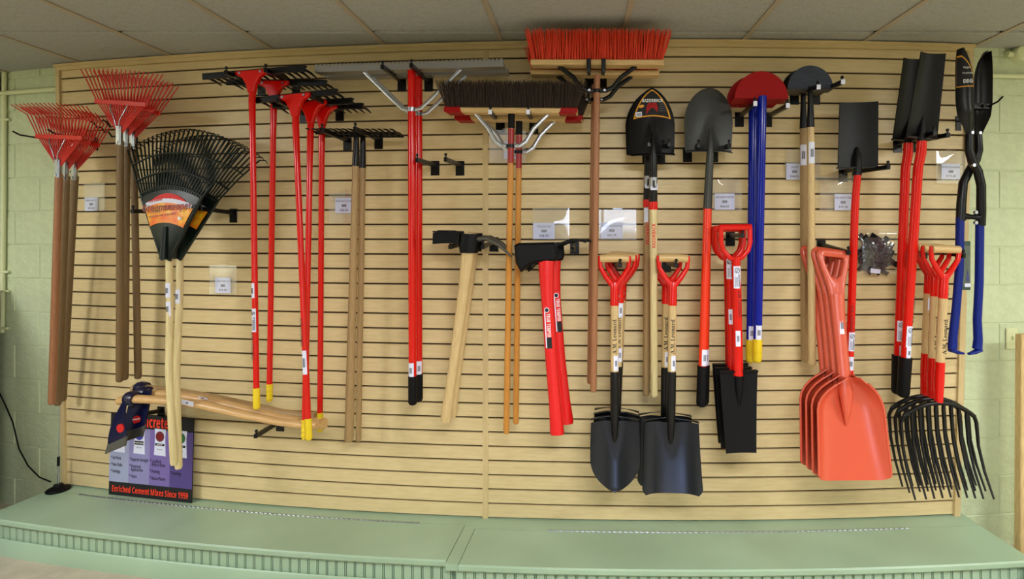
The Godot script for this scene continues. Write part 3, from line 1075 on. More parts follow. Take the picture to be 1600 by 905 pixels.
# ---------------------------------------------------------------- red-handled landscape rakes
func landscape_rake(a: Vector3, b: Vector3, width: float, r: float, label: String, group: String, ridged: bool, tag_kind: int):
	var t := thing("landscape_rake", label, "rake", fr(a, b), group)
	var L := a.distance_to(b)
	var m := MB.new()
	# shaft swelling into the bracket
	m.tube([Vector3(0, -0.085, -0.004), Vector3(0, -0.14, 0), Vector3(0, -0.3, 0), Vector3(0, -L + 0.085, 0)], [r * 1.15, r * 1.15, r, r], 14)
	obj("shaft", m, "red_gloss", t)
	m = MB.new()
	var wd := 0.08
	m.prism([[-wd, 0.012], [wd, 0.012], [wd, -0.004], [0.045, -0.022], [0.026, -0.055], [r * 1.15, -0.095], [-r * 1.15, -0.095], [-0.026, -0.055], [-0.045, -0.022], [-wd, -0.004]], -0.01, 0.012, 0.004)
	obj("bracket", m, "red_gloss", t)
	for s in [-1.0, 1.0]:
		m = MB.new()
		m.tube([Vector3(s * 0.055, 0.0, 0.01), Vector3(s * 0.055, 0.0, 0.0155)], 0.006, 8)
		obj("bolt", m, "zinc", t)
	m = MB.new()
	m.box(Vector3(0, 0.004, -0.012), Vector3(width, 0.026, 0.012), 0.002)
	m.box(Vector3(0, 0.018, -0.016), Vector3(width, 0.006, 0.022), 0.001)
	obj("head_bar", m, "black_steel", t)
	var n := int(width / 0.034)
	for i in n:
		m = MB.new()
		var x := lerpf(-width / 2 + 0.012, width / 2 - 0.012, i / float(n - 1))
		m.tube([Vector3(x, 0.004, -0.015), Vector3(x, 0.002, -0.07), Vector3(x, -0.008, -0.115)], [0.0065, 0.006, 0.003], 6)
		obj("tine", m, "black_steel", t)
	m = MB.new()
	if ridged:
		var pts := []
		var rr := []
		for i in 19:
			pts.append(Vector3(0, -L + 0.09 - 0.09 * i / 18.0, 0))
			rr.append(r * (1.12 + 0.09 * sin(i * TAU / 4.5)) * (1.0 if i < 17 else 0.8))
		m.tube(pts, rr, 12)
	else:
		m.shaft(-L + 0.1, -L, r * 1.13, r * 1.15)
	obj("hand_grip", m, "yellow_grip", t)
	if tag_kind > 0:
		if tag_kind == 1:
			sticker(t, r, -L + 0.56, 0.07, -0.3, 0.8)
			label_strip(t, r, -L + 0.42, 0.11)
			text(t, "A.M. LEONARD", 0.014, "ink", at(-0.006, -L + 0.3, r * 0.97, -PI / 2))
		else:
			sticker(t, r, -L + 0.36, 0.11, 0.0, 0.9)
			text(t, "A.M. LEONARD", 0.014, "ink", at(-0.006, -L + 0.5, r * 0.97, -PI / 2))
	return t

# white warning strip with a struck-out circle and small print
func label_strip(t: Node3D, r: float, y: float, h: float, ang := 0.0):
	var m := MB.new()
	m.patch(r, y - h / 2, y + h / 2, ang - 0.85, ang + 0.85)
	var s := obj("warning_label", m, "paper", t)
	m = MB.new()
	var pts := []
	for i in 17:
		var a := TAU * i / 16.0
		var q := ang + cos(a) * 0.5
		pts.append(Vector3(sin(q) * (r + 0.0015), y + h * 0.3 + sin(a) * r * 0.5, cos(q) * (r + 0.0015)))
	m.tube(pts, 0.0012, 5)
	var q0 := ang - 0.36
	var q1 := ang + 0.36
	m.tube([Vector3(sin(q0) * (r + 0.0015), y + h * 0.3 - r * 0.36, cos(q0) * (r + 0.0015)), Vector3(sin(ang) * (r + 0.002), y + h * 0.3, cos(ang) * (r + 0.002)), Vector3(sin(q1) * (r + 0.0015), y + h * 0.3 + r * 0.36, cos(q1) * (r + 0.0015))], 0.0012, 5)
	obj("warning_symbol", m, "ink", s)
	text(s, "WARNING", h * 0.085, "ink", Transform3D(Basis(Vector3.UP, ang) * Basis(Vector3(0, 0, 1), -PI / 2), Vector3(sin(ang + 0.3) * (r + 0.001), y - h * 0.15, cos(ang + 0.3) * (r + 0.001))), true)
	m = MB.new()
	for i in 3:
		m.patch(r + 0.0006, y - h * 0.42, y + h * 0.02, ang - 0.5 + 0.22 * i, ang - 0.42 + 0.22 * i, 0.0003, 1)
	obj("small_print", m, "grey_ink", s)

func red_rakes():
	var g := "red-handled landscape rakes on the upper hooks"
	landscape_rake(Vector3(-1.574, 2.436, -2.602), Vector3(-1.522, 0.835, -2.555), 0.545, 0.0135, "wide landscape rake with plain yellow grip, red shaft and warning label", g, false, 1)
	landscape_rake(Vector3(-1.525, 2.415, -2.705), Vector3(-1.587, 0.805, -2.773), 0.545, 0.0135, "wide red-handled landscape rake with ridged yellow grip, on the upper hooks", g, true, 0)
	g = "red-handled landscape rakes on the lower hooks"
	landscape_rake(Vector3(-1.359, 2.318, -2.584), Vector3(-1.253, 0.706, -2.511), 0.42, 0.0135, "red-handled landscape rake with white sticker above paired yellow grips", g, false, 2)
	landscape_rake(Vector3(-1.312, 2.300, -2.648), Vector3(-1.286, 0.703, -2.535), 0.42, 0.0135, "red-handled landscape rake with ridged yellow grip beside the stickered one", g, true, 0)
	landscape_rake(Vector3(-1.285, 2.297, -2.705), Vector3(-1.321, 0.653, -2.759), 0.42, 0.0135, "red-handled landscape rake ending behind the grub hoe handle tips", g, false, 0)
	# black bow rakes with wooden handles
	for k in 2:
		var a: Vector3 = [Vector3(-1.096, 2.146, -2.664), Vector3(-1.092, 2.145, -2.734)][k]
		var b: Vector3 = [Vector3(-1.135, 0.636, -2.668), Vector3(-1.124, 0.605, -2.757)][k]
		var t := thing("bow_rake", ["black-headed bow rake with brown wooden handle, thicker than its neighbour", "black-headed bow rake mostly hidden behind another brown-handled one"][k], "rake", fr(a, b), "black bow rakes")
		var L := a.distance_to(b)
		var m := MB.new()
		m.tube([Vector3(0, 0.01, 0), Vector3(0, -0.1, 0), Vector3(0, -0.15, 0)], [0.012, 0.0155, 0.0165], 12)
		obj("ferrule", m, "black_steel", t)
		m = MB.new()
		m.shaft(-0.14, -L, 0.0152, [0.021, 0.013][k], true, 12)
		obj("handle", m, "wood_tan", t)
		m = MB.new()
		m.box(Vector3(0.0, 0.012, 0), Vector3(0.43, 0.016, 0.01), 0.003)
		obj("head_bar", m, "black_steel", t)
		for i in 15:
			m = MB.new()
			var x := lerpf(-0.21, 0.21, i / 14.0)
			m.tube([Vector3(x, 0.012, 0), Vector3(x, 0.02, 0.05), Vector3(x, 0.018, 0.085)], [0.006, 0.005, 0.003], 6)
			obj("tine", m, "black_steel", t)
	# silver grading rakes
	for k in 2:
		var a: Vector3 = [Vector3(-0.807, 2.460, -2.607), Vector3(-0.800, 2.458, -2.696)][k]
		var b: Vector3 = [Vector3(-0.801, 0.839, -2.606), Vector3(-0.800, 0.826, -2.696)][k]
		var t := thing("grading_rake", ["silver toothed grading rake with red shaft and white-stickered black grip", "silver grading rake with red shaft behind its twin"][k], "rake", fr(a, b), "silver grading rakes")
		var L := a.distance_to(b)
		var m := MB.new()
		m.shaft(0.0, -L + 0.13, 0.0185, 0.0185, false, 16)
		obj("shaft", m, "red_gloss", t)
		m = MB.new()
		m.shaft(-L + 0.14, -L, 0.021, 0.021, true, 14)
		obj("hand_grip", m, "black_grip", t)
		sticker(t, 0.0185, -L + 0.17, 0.07, -0.1 if k == 0 else 0.5, 0.75)
		var W := 0.93
		m = MB.new()
		m.prism([[0.0, 0.0], [0.06, 0.0], [0.06, 0.006], [0.006, 0.028], [0.0, 0.028]], -W / 2, W / 2, 0.0, Transform3D(Basis(Vector3(0, 0, -1), Vector3(0, 1, 0), Vector3(1, 0, 0)), Vector3(-0.01, -0.012, 0.025)))
		obj("head_channel", m, "mill_finish", t)
		m = MB.new()
		for i in 46:
			var x := -0.01 + lerpf(-W / 2 + 0.01, W / 2 - 0.01, i / 45.0)
			m.prism([[x - 0.0075, 0.015], [x + 0.0075, 0.015], [x + 0.005, 0.026], [x - 0.005, 0.026]], 0.02, 0.026)
		var tt := obj("teeth", m, "mill_finish", t, "row of small aluminium teeth")
		tt.set_meta("kind", "stuff")
		for s in [-1.0, 1.0]:
			m = MB.new()
			m.tube([Vector3(s * 0.24, -0.01, -0.005), Vector3(s * 0.1, -0.145, 0.0), Vector3(s * 0.045, -0.195, 0.004), Vector3(s * 0.018, -0.2, 0.006)], 0.0095, 8, 0.5, Vector3(0.6 * s, -0.7, 0))
			obj("brace", m, "aluminium", t)
		m = MB.new()
		m.tube([Vector3(0, -0.19, 0), Vector3(0, -0.21, 0)], 0.0225, 14)
		m.box(Vector3(0, -0.2, 0.022), Vector3(0.012, 0.012, 0.008), 0.002)
		obj("clamp", m, "aluminium", t)

# ---------------------------------------------------------------- push brooms
func push_broom(a: Vector3, b: Vector3, label: String, group: String, opt: Dictionary):
	var t := thing("push_broom", label, "broom", fr(a, b), group)
	var L := a.distance_to(b)
	var W: float = opt.width
	var H: float = opt.bristle
	var m := MB.new()
	m.shaft(opt.top, -L, opt.r, opt.r, true, 14)
	obj("handle", m, opt.wood, t)
	if opt.has("ferrule"):
		m = MB.new()
		m.shaft(opt.top + 0.01, opt.top - 0.075, opt.r * 1.12, opt.r * 1.12, true, 14)
		obj("ferrule", m, "black_matt", t)
	if opt.has("sleeve"):
		m = MB.new()
		m.tube([Vector3(0, opt.top - 0.07, 0), Vector3(0, opt.sleeve, 0)], opt.r * 1.03, 14)
		obj("painted_sleeve", m, "brick_red", t)
	var by: float = opt.block_y
	m = MB.new()
	m.box(Vector3(0, by, 0), Vector3(W, 0.024, 0.07), 0.004)
	obj("block", m, "wood_pale_cross", t)
	if opt.has("ends"):
		for s in [-1.0, 1.0]:
			m = MB.new()
			m.prism([[s * W / 2, 0.014], [s * W / 2, -0.008], [s * (W / 2 - 0.012), -0.014], [s * (W / 2 - 0.085), -0.014], [s * (W / 2 - 0.075), 0.014]], -0.037, 0.037, 0.003, at(0, by, 0))
			obj("end_cap", m, "red_paint", t, "red painted block end")
	# bristles, thousands of fine straws
	var br := MB.new()
	br.tube([Vector3(0, 0, 0), Vector3(0, 0.5, 0), Vector3(0, 1, 0)], [1.0, 0.9, 0.55], 4)
	br.st.generate_normals()
	var mm := MultiMesh.new()
	mm.transform_format = MultiMesh.TRANSFORM_3D
	mm.mesh = br.st.commit()
	var rng := RandomNumberGenerator.new()
	rng.seed = int(opt.seed)
	var nx := int(W / opt.pitch)
	var nz := 7
	var per: int = opt.per
	mm.instance_count = nx * nz * per
	var q := 0
	for i in nx:
		for j in nz:
			for k in per:
				var u := (i + 0.5) / nx * 2.0 - 1.0
				var v := (j + 0.5) / nz * 2.0 - 1.0
				var base := Vector3(u * (W / 2 - 0.006) + rng.randf_range(-0.004, 0.004), by + 0.011, v * 0.032 + rng.randf_range(-0.003, 0.003))
				var edge := pow(absf(u), 6.0) * signf(u)
				var tip := base + Vector3(edge * opt.flare + rng.randf_range(-1, 1) * opt.mess, H * rng.randf_range(0.93, 1.01), v * 0.022 + rng.randf_range(-1, 1) * opt.mess)
				var y := tip - base
				var x := y.cross(Vector3(0, 0, 1)).normalized()
				mm.set_instance_transform(q, Transform3D(Basis(x * opt.fibre, y, x.cross(y.normalized()) * opt.fibre), base))
				q += 1
	var o := MultiMeshInstance3D.new()
	o.name = "bristles"
	o.multimesh = mm
	o.material_override = M[opt.bristle_mat]
	o.set_meta("kind", "stuff")
	t.add_child(o, true)
	# braces and clamp
	for s in [-1.0, 1.0]:
		m = MB.new()
		var dx: float = opt.brace
		var cy: float = opt.clamp_y
		m.tube([Vector3(s * dx, by - 0.01, 0.0), Vector3(s * dx * 0.62, lerpf(by, cy, 0.5), 0.008), Vector3(s * dx * 0.42, lerpf(by, cy, 0.88), 0.012), Vector3(s * dx * 0.25, cy, 0.013), Vector3(s * 0.02, cy, 0.012)], 0.0065, 8, 1.6, Vector3(0, 0, 1))
		obj("brace", m, opt.brace_mat, t)
		m = MB.new()
		m.tube([Vector3(s * 0.035, cy, 0.01), Vector3(s * 0.035, cy, 0.021)], 0.006, 8)
		obj("bolt", m, "zinc", t)
	m = MB.new()
	m.tube([Vector3(0, opt.clamp_y + 0.008, 0), Vector3(0, opt.clamp_y - 0.008, 0)], opt.r * 1.2, 14)
	m.box(Vector3(0, opt.clamp_y, 0.004), Vector3(0.085, 0.014, 0.01), 0.002)
	obj("clamp", m, "black_steel", t)

func brooms():
	var d := {"width": 0.6195, "bristle": 0.1257, "top": 0.03, "r": 0.0142, "wood": "wood_orange", "ferrule": 1, "sleeve": -0.2, "block_y": 0.04, "ends": 1, "pitch": 0.007, "per": 4, "flare": 0.045, "mess": 0.013, "fibre": 0.001, "bristle_mat": "bristle_brown", "brace": 0.1706, "clamp_y": -0.12, "brace_mat": "aluminium", "seed": 3}
	push_broom(Vector3(-0.316, 2.193, -2.522), Vector3(-0.344, 0.720, -2.553), "dark brown push broom with red-ended block and orange wooden handle", "dark brown push brooms", d)
	var d2 := d.duplicate()
	d2.merge({"seed": 4, "per": 3}, true)
	push_broom(Vector3(-0.292, 2.181, -2.631), Vector3(-0.310, 0.730, -2.652), "dark brown push broom set behind the other dark brown one", "dark brown push brooms", d2)
	d = {"width": 0.6081, "bristle": 0.1381, "top": 0.0, "r": 0.0148, "wood": "wood_reddish", "block_y": 0.052, "pitch": 0.0105, "per": 3, "flare": 0.04, "mess": 0.008, "fibre": 0.0017, "bristle_mat": "bristle_orange", "brace": 0.1763, "clamp_y": -0.072, "brace_mat": "black_steel", "seed": 5}
	push_broom(Vector3(0.082, 2.391, -2.485), Vector3(0.065, 0.937, -2.485), "bright orange push broom with pale block touching near the ceiling", "orange push brooms", d)
	d2 = d.duplicate()
	d2.merge({"seed": 6, "per": 2, "bristle": d.bristle * 0.8}, true)
	push_broom(Vector3(0.073, 2.374, -2.585), Vector3(0.052, 0.946, -2.586), "orange push broom tucked behind the other orange one", "orange push brooms", d2)

# ---------------------------------------------------------------- mattock and axes
func striking_tools():
	for k in 2:
		var a: Vector3 = [Vector3(-0.517, 1.617, -2.544), Vector3(-0.517, 1.621, -2.634)][k]
		var b: Vector3 = [Vector3(-0.622, 0.782, -2.532), Vector3(-0.621, 0.768, -2.642)][k]
		var up := fr(a, b)
		var t := thing("mattock", ["pale-handled mattock with broad black adze head", "mattock half hidden behind the pale-handled one"][k], "mattock", up, "mattocks")
		var L := a.distance_to(b)
		var m := MB.new()
		m.tube([Vector3(0, 0.05, 0), Vector3(0, -0.04, 0), Vector3(0, -0.12, 0), Vector3(0.002, -0.22, 0), Vector3(0.0, -0.5, 0), Vector3(-0.003, -0.7, 0), Vector3(-0.004, -L + 0.02, 0), Vector3(-0.004, -L, 0)], [0.031, 0.031, 0.029, 0.026, 0.023, 0.022, 0.026, 0.022], 14, 0.72, Vector3(1, 0, 0))
		obj("handle", m, "wood_pale", t)
		var head := Node3D.new()
		head.name = "head"
		head.rotation.z = 0.1
		t.add_child(head, true)
		m = MB.new()
		m.tube([Vector3(0, 0.046, 0), Vector3(0, 0.0, 0), Vector3(0, -0.043, 0)], [0.046, 0.05, 0.043], 16, 0.8, Vector3(1, 0, 0))
		obj("eye", m, "black_matt", head)
		m = MB.new()
		m.sheet(8, 2, func(u, v): return Vector3(-0.04 - 0.125 * u, lerpf(0.0, 0.054, v) + 0.004 * u - 0.01 * u * u, 0.02), 0.012)
		m.box(Vector3(-0.13, 0.053, 0.0), Vector3(0.08, 0.006, 0.05), 0.002)
		obj("adze", m, "black_matt", head)
		m = MB.new()
		m.tube([Vector3(0.03, 0.022, 0), Vector3(0.09, 0.026, 0.012), Vector3(0.15, -0.002, 0.026), Vector3(0.21, -0.055, 0.04)], [0.018, 0.014, 0.012, 0.005], 10, 0.8)
		obj("pick", m, "bare_steel", head)
	for k in 2:
		var a: Vector3 = [Vector3(-0.154, 1.579, -2.504), Vector3(-0.128, 1.576, -2.583)][k]
		var b: Vector3 = [Vector3(-0.106, 0.744, -2.482), Vector3(-0.064, 0.755, -2.590)][k]
		var t := thing("pulaski_axe", ["black-headed axe-and-hoe with red handle and full sticker", "axe-and-hoe whose red handle shows behind the stickered one"][k], "axe", fr(a, b), "red-handled axe-and-hoe tools")
		var L := a.distance_to(b)
		var m := MB.new()
		m.tube([Vector3(0.0, 0.02, 0), Vector3(0.0, -0.045, 0), Vector3(-0.004, -0.1, 0), Vector3(-0.006, -0.22, 0), Vector3(-0.004, -0.5, 0), Vector3(0.002, -0.7, 0), Vector3(0.005, -L + 0.01, 0), Vector3(0.005, -L, 0)], [0.036, 0.038, 0.034, 0.028, 0.026, 0.027, 0.033, 0.03], 14, 0.62, Vector3(1, 0, 0))
		obj("handle", m, "axe_red", t)
		m = MB.new()
		m.prism([[-0.142, 0.04], [-0.12, 0.05], [-0.02, 0.046], [0.04, 0.044], [0.055, 0.03], [0.056, -0.02], [0.046, -0.042], [-0.035, -0.042], [-0.08, -0.055], [-0.118, -0.085], [-0.14, -0.04]], -0.026, 0.03, 0.01)
		obj("axe_head", m, "black_matt", t)
		m = MB.new()
		m.sheet(10, 2, func(u, v): return Vector3(0.04 + 0.15 * u, 0.03 + 0.026 * sin(u * 2.4) - 0.006 * u, lerpf(0.03 + 0.015 * u, -0.03 - 0.015 * u, v)), 0.01)
		obj("hoe_blade", m, "black_matt", t)
		# maker's sticker down the handle
		var q := Vector3(-0.009 if k == 0 else 0.004, -0.33 if k == 0 else -0.27, 0.0176)
		m = MB.new()
		m.box(q + Vector3(0, -0.01, 0), Vector3(0.03, 0.19, 0.001))
		var s := obj("maker_sticker", m, "axe_red", t)
		m = MB.new()
		m.tube([q + Vector3(0, 0.065, 0), q + Vector3(0, 0.065, 0.0012)], 0.012, 16)
		var ring := obj("round_badge", m, "white_ink", s)
		m = MB.new()
		m.tube([q + Vector3(0, 0.065, 0.001), q + Vector3(0, 0.065, 0.002)], 0.009, 16)
		obj("badge_centre", m, "blue_dark", s)
		text(s, "TRUE TEMPER", 0.0165, "white_ink", Transform3D(Basis(Vector3(0, 0, 1), -PI / 2), q + Vector3(0.005, -0.005, 0.001)), true, false, 0.72)
		m = MB.new()
		m.box(q + Vector3(0.003, -0.085, 0.0004), Vector3(0.025, 0.05, 0.001))
		obj("black_panel", m, "ink", s)
		m = MB.new()
		m.box(q + Vector3(-0.01, -0.025, 0.0006), Vector3(0.005, 0.165, 0.001))
		obj("white_strip", m, "paper", s)

# ---------------------------------------------------------------- shovels
# blade(u, v): v 0 at the shoulder, 1 at the tip; s = +1 grows up, -1 grows down
func blade_mesh(len: float, hw: float, s: float, outline: Callable, dish: float, lift: float, frog: float, frog_to: float, th := 0.0035, nu := 22, nv := 22, bow := 1.8) -> MB:
	var m := MB.new()
	m.sheet(nu, nv, func(u, v):
		var q: float = u * 2.0 - 1.0
		var w_: float = hw * outline.call(v)
		var x := q * w_
		var z: float = dish * pow(absf(x) / hw, bow) + lift * v * v
		var f: float = clampf(1.0 - v / frog_to, 0, 1)
		z -= frog * f * exp(-pow(x / (hw * 0.22 * (0.35 + f)), 2.0)) * -1.0
		return Vector3(x * 1.0, s * (len * v) if true else 0.0, z), th)
	return m

func yoke(t: Node3D, gw: float, drop: float, neck: float, r: float, m_: String, grip: String, gr: float):
	# Y-shaped yoke with a turned cross grip; origin at the grip's centre
	for s in [-1.0, 1.0]:
		var m := MB.new()
		m.tube([Vector3(s * gw, 0.012, 0), Vector3(s * gw, -0.01, 0), Vector3(s * gw * 0.93, -drop * 0.4, 0), Vector3(s * gw * 0.55, -drop * 0.78, 0), Vector3(s * r * 0.35, -drop * 1.12, 0), Vector3(s * r * 0.15, -drop * 1.3, 0)], [r * 0.42, r * 0.5, r * 0.55, r * 0.66, r * 0.8, r * 0.8], 10)
		obj("yoke_arm", m, m_, t)
	var mm := MB.new()
	mm.tube([Vector3(0, -drop * 0.98, 0), Vector3(0, -drop * 1.15, 0), Vector3(0, -neck, 0)], [r * 0.75, r, r * 1.02], 14)
	obj("neck", mm, m_, t)
	mm = MB.new()
	mm.tube([Vector3(-gw + 0.002, 0, 0), Vector3(-gw * 0.5, 0.0015, 0), Vector3(gw * 0.5, 0.0015, 0), Vector3(gw - 0.002, 0, 0)], [gr, gr * 1.05, gr * 1.05, gr], 14)
	obj("cross_grip", mm, grip, t)
	mm = MB.new()
	mm.tube([Vector3(r * 0.9, -neck + 0.02, r * 0.5), Vector3(r * 1.1, -neck + 0.02, r * 0.6)], 0.003, 6)
	mm.tube([Vector3(r * 0.9, -neck + 0.045, r * 0.5), Vector3(r * 1.1, -neck + 0.045, r * 0.6)], 0.003, 6)
	obj("rivet", mm, "zinc", t)

func d_shovel(a: Vector3, b: Vector3, square: bool, label: String, group: String, tag_: int):
	var t := thing("square_point_shovel" if square else "round_point_shovel", label, "shovel", fr(a, b), group)
	var L := a.distance_to(b)
	yoke(t, 0.068, 0.11, 0.215, 0.0195, "red_gloss", "wood_pale_cross", 0.0185)
	var m := MB.new()
	m.tube([Vector3(0, -0.205, 0), Vector3(0, -0.53, 0)], 0.0182, 14)
	obj("handle", m, "wood_pale", t)
	var sh := L - (0.3 if square else 0.308)
	m = MB.new()
	m.tube([Vector3(0, -0.515, 0), Vector3(0, -0.53, 0), Vector3(0, -0.66, 0), Vector3(0, -sh + 0.01, -0.004), Vector3(0, -sh - 0.06, -0.006), Vector3(0, -sh - 0.14, -0.014)], [0.019, 0.0205, 0.0205, 0.02, 0.016, 0.006], 14)
	obj("socket", m, "black_steel", t)
	var len := L - sh
	var outl := (func(v): return lerpf(0.94, 1.03, v) if v < 0.93 else lerpf(1.02, 0.9, (v - 0.93) / 0.07)) if square else (func(v): return (0.97 + 0.03 * sin(v * PI)) if v < 0.5 else 0.999 * pow(maxf(0.0, 1.0 - pow((v - 0.5) / 0.5, 1.9)), 0.74))
	m = blade_mesh(len, 0.131 if square else 0.112, -1.0, outl, 0.04 if square else 0.055, 0.052, 0.02, 0.55, 0.0035, 24, 22, 3.2 if square else 1.8)
	var o := obj("blade", m, "blade_gloss", t)
	o.position = Vector3(0, -sh, -0.016)
	for s in [-1.0, 1.0]:
		m = MB.new()
		var hw := 0.125 if square else 0.108
		m.sheet(5, 3, func(u, v): return Vector3(s * lerpf(0.02, hw, u), -sh + 0.022 * (1 - u) * (1 - v) * 0.5 + 0.004, -0.014 + 0.03 * u * u - 0.026 * v), 0.003)
		obj("foot_step", m, "blade_black", t)
	if tag_ > 0:
		text(t, "A.M. Leonard", 0.0165, "ink", at(0.0, -0.355, 0.0183, PI / 2), true, true)
		sticker(t, 0.0184, -0.475 if tag_ == 1 else -0.25, 0.068, 0.35 if tag_ == 1 else 0.3, 0.62)
		if tag_ == 2:
			sticker(t, 0.0184, -0.46, 0.065, 0.4, 0.6)

func long_shovel(a: Vector3, b: Vector3, kind: int, label: String, group: String, up: float, hw: float, rear := false):
	# a at the blade's foot, blade above, handle below
	var t := thing("long_handled_shovel", label, "shovel", fr(a, b), group)
	var L := a.distance_to(b)
	var bm := "blade_black" if kind == 0 else "blade_grey"
	var m := blade_mesh(up, hw, 1.0, func(v): return (0.96 + 0.05 * sin(v * 2.6)) if v < 0.42 else (1.01 * pow(maxf(0.0, 1.0 - pow((v - 0.42) / 0.58, 2.0 if kind == 0 else 2.4)), 0.72 if kind == 0 else 0.6)), -0.03 if kind == 0 else -0.026, -0.02, 0.03, 0.55)
	obj("blade", m, bm, t)
	for s in [-1.0, 1.0]:
		m = MB.new()
		m.sheet(5, 3, func(u, v): return Vector3(s * lerpf(0.015, hw * 0.96, u), 0.004 - 0.012 * v, -0.03 * u * u + 0.034 * v), 0.003)
		obj("foot_step", m, bm, t)
	m = MB.new()
	var low := -0.235 if kind == 0 else -0.27
	m.tube([Vector3(0, 0.1, 0.008), Vector3(0, 0.05, 0.016), Vector3(0, -0.02, 0.02), Vector3(0, -0.09, 0.012), Vector3(0, low, 0.0)], [0.006, 0.013, 0.0175, 0.0185, 0.0205], 14)
	obj("socket", m, "black_steel" if kind == 0 else "blade_grey", t)
	if kind == 0:
		m = MB.new()
		m.tube([Vector3(0, -0.11, 0.009), Vector3(0, -0.165, 0.005)], 0.0202, 14)
		obj("silver_decal", m, "zinc", t)
		sticker(t, 0.0212, -0.155, 0.032, 0.2, 0.9).position.z = 0.004
		m = MB.new()
		m.tube([Vector3(0, -0.225, 0), Vector3(0, -0.262, 0)], 0.0215, 14)
		obj("red_collar", m, "red_gloss", t)
		m = MB.new()
		m.shaft(-0.25, -L, 0.019, 0.0165)
		obj("handle", m, "wood_cream" if not rear else "wood_tan", t)
		text(t, "RAZORBACK", 0.017, "red_ink", at(0.0, -0.385, 0.0188, PI / 2), true, false, 0.85)
		if rear:
			sticker(t, 0.019, -0.3, 0.07, -0.5, 0.6, 0.0, false)
	else:
		m = MB.new()
		m.tube([Vector3(0, -0.255, 0), Vector3(0, -L + 0.18, 0)], [0.0185, 0.0195], 16)
		obj("shaft", m, "red_orange", t)
		text(t, "A.M. LEONARD", 0.013, "red_ink", at(-0.002, -0.42, 0.0192, -PI / 2))
		m = MB.new()
		m.shaft(-L + 0.19, -L, 0.0245, 0.0245, true, 16)
		obj("hand_grip", m, "black_grip", t)
		sticker(t, 0.0195, -L + 0.23, 0.075, 0.25, 0.7)
	return t

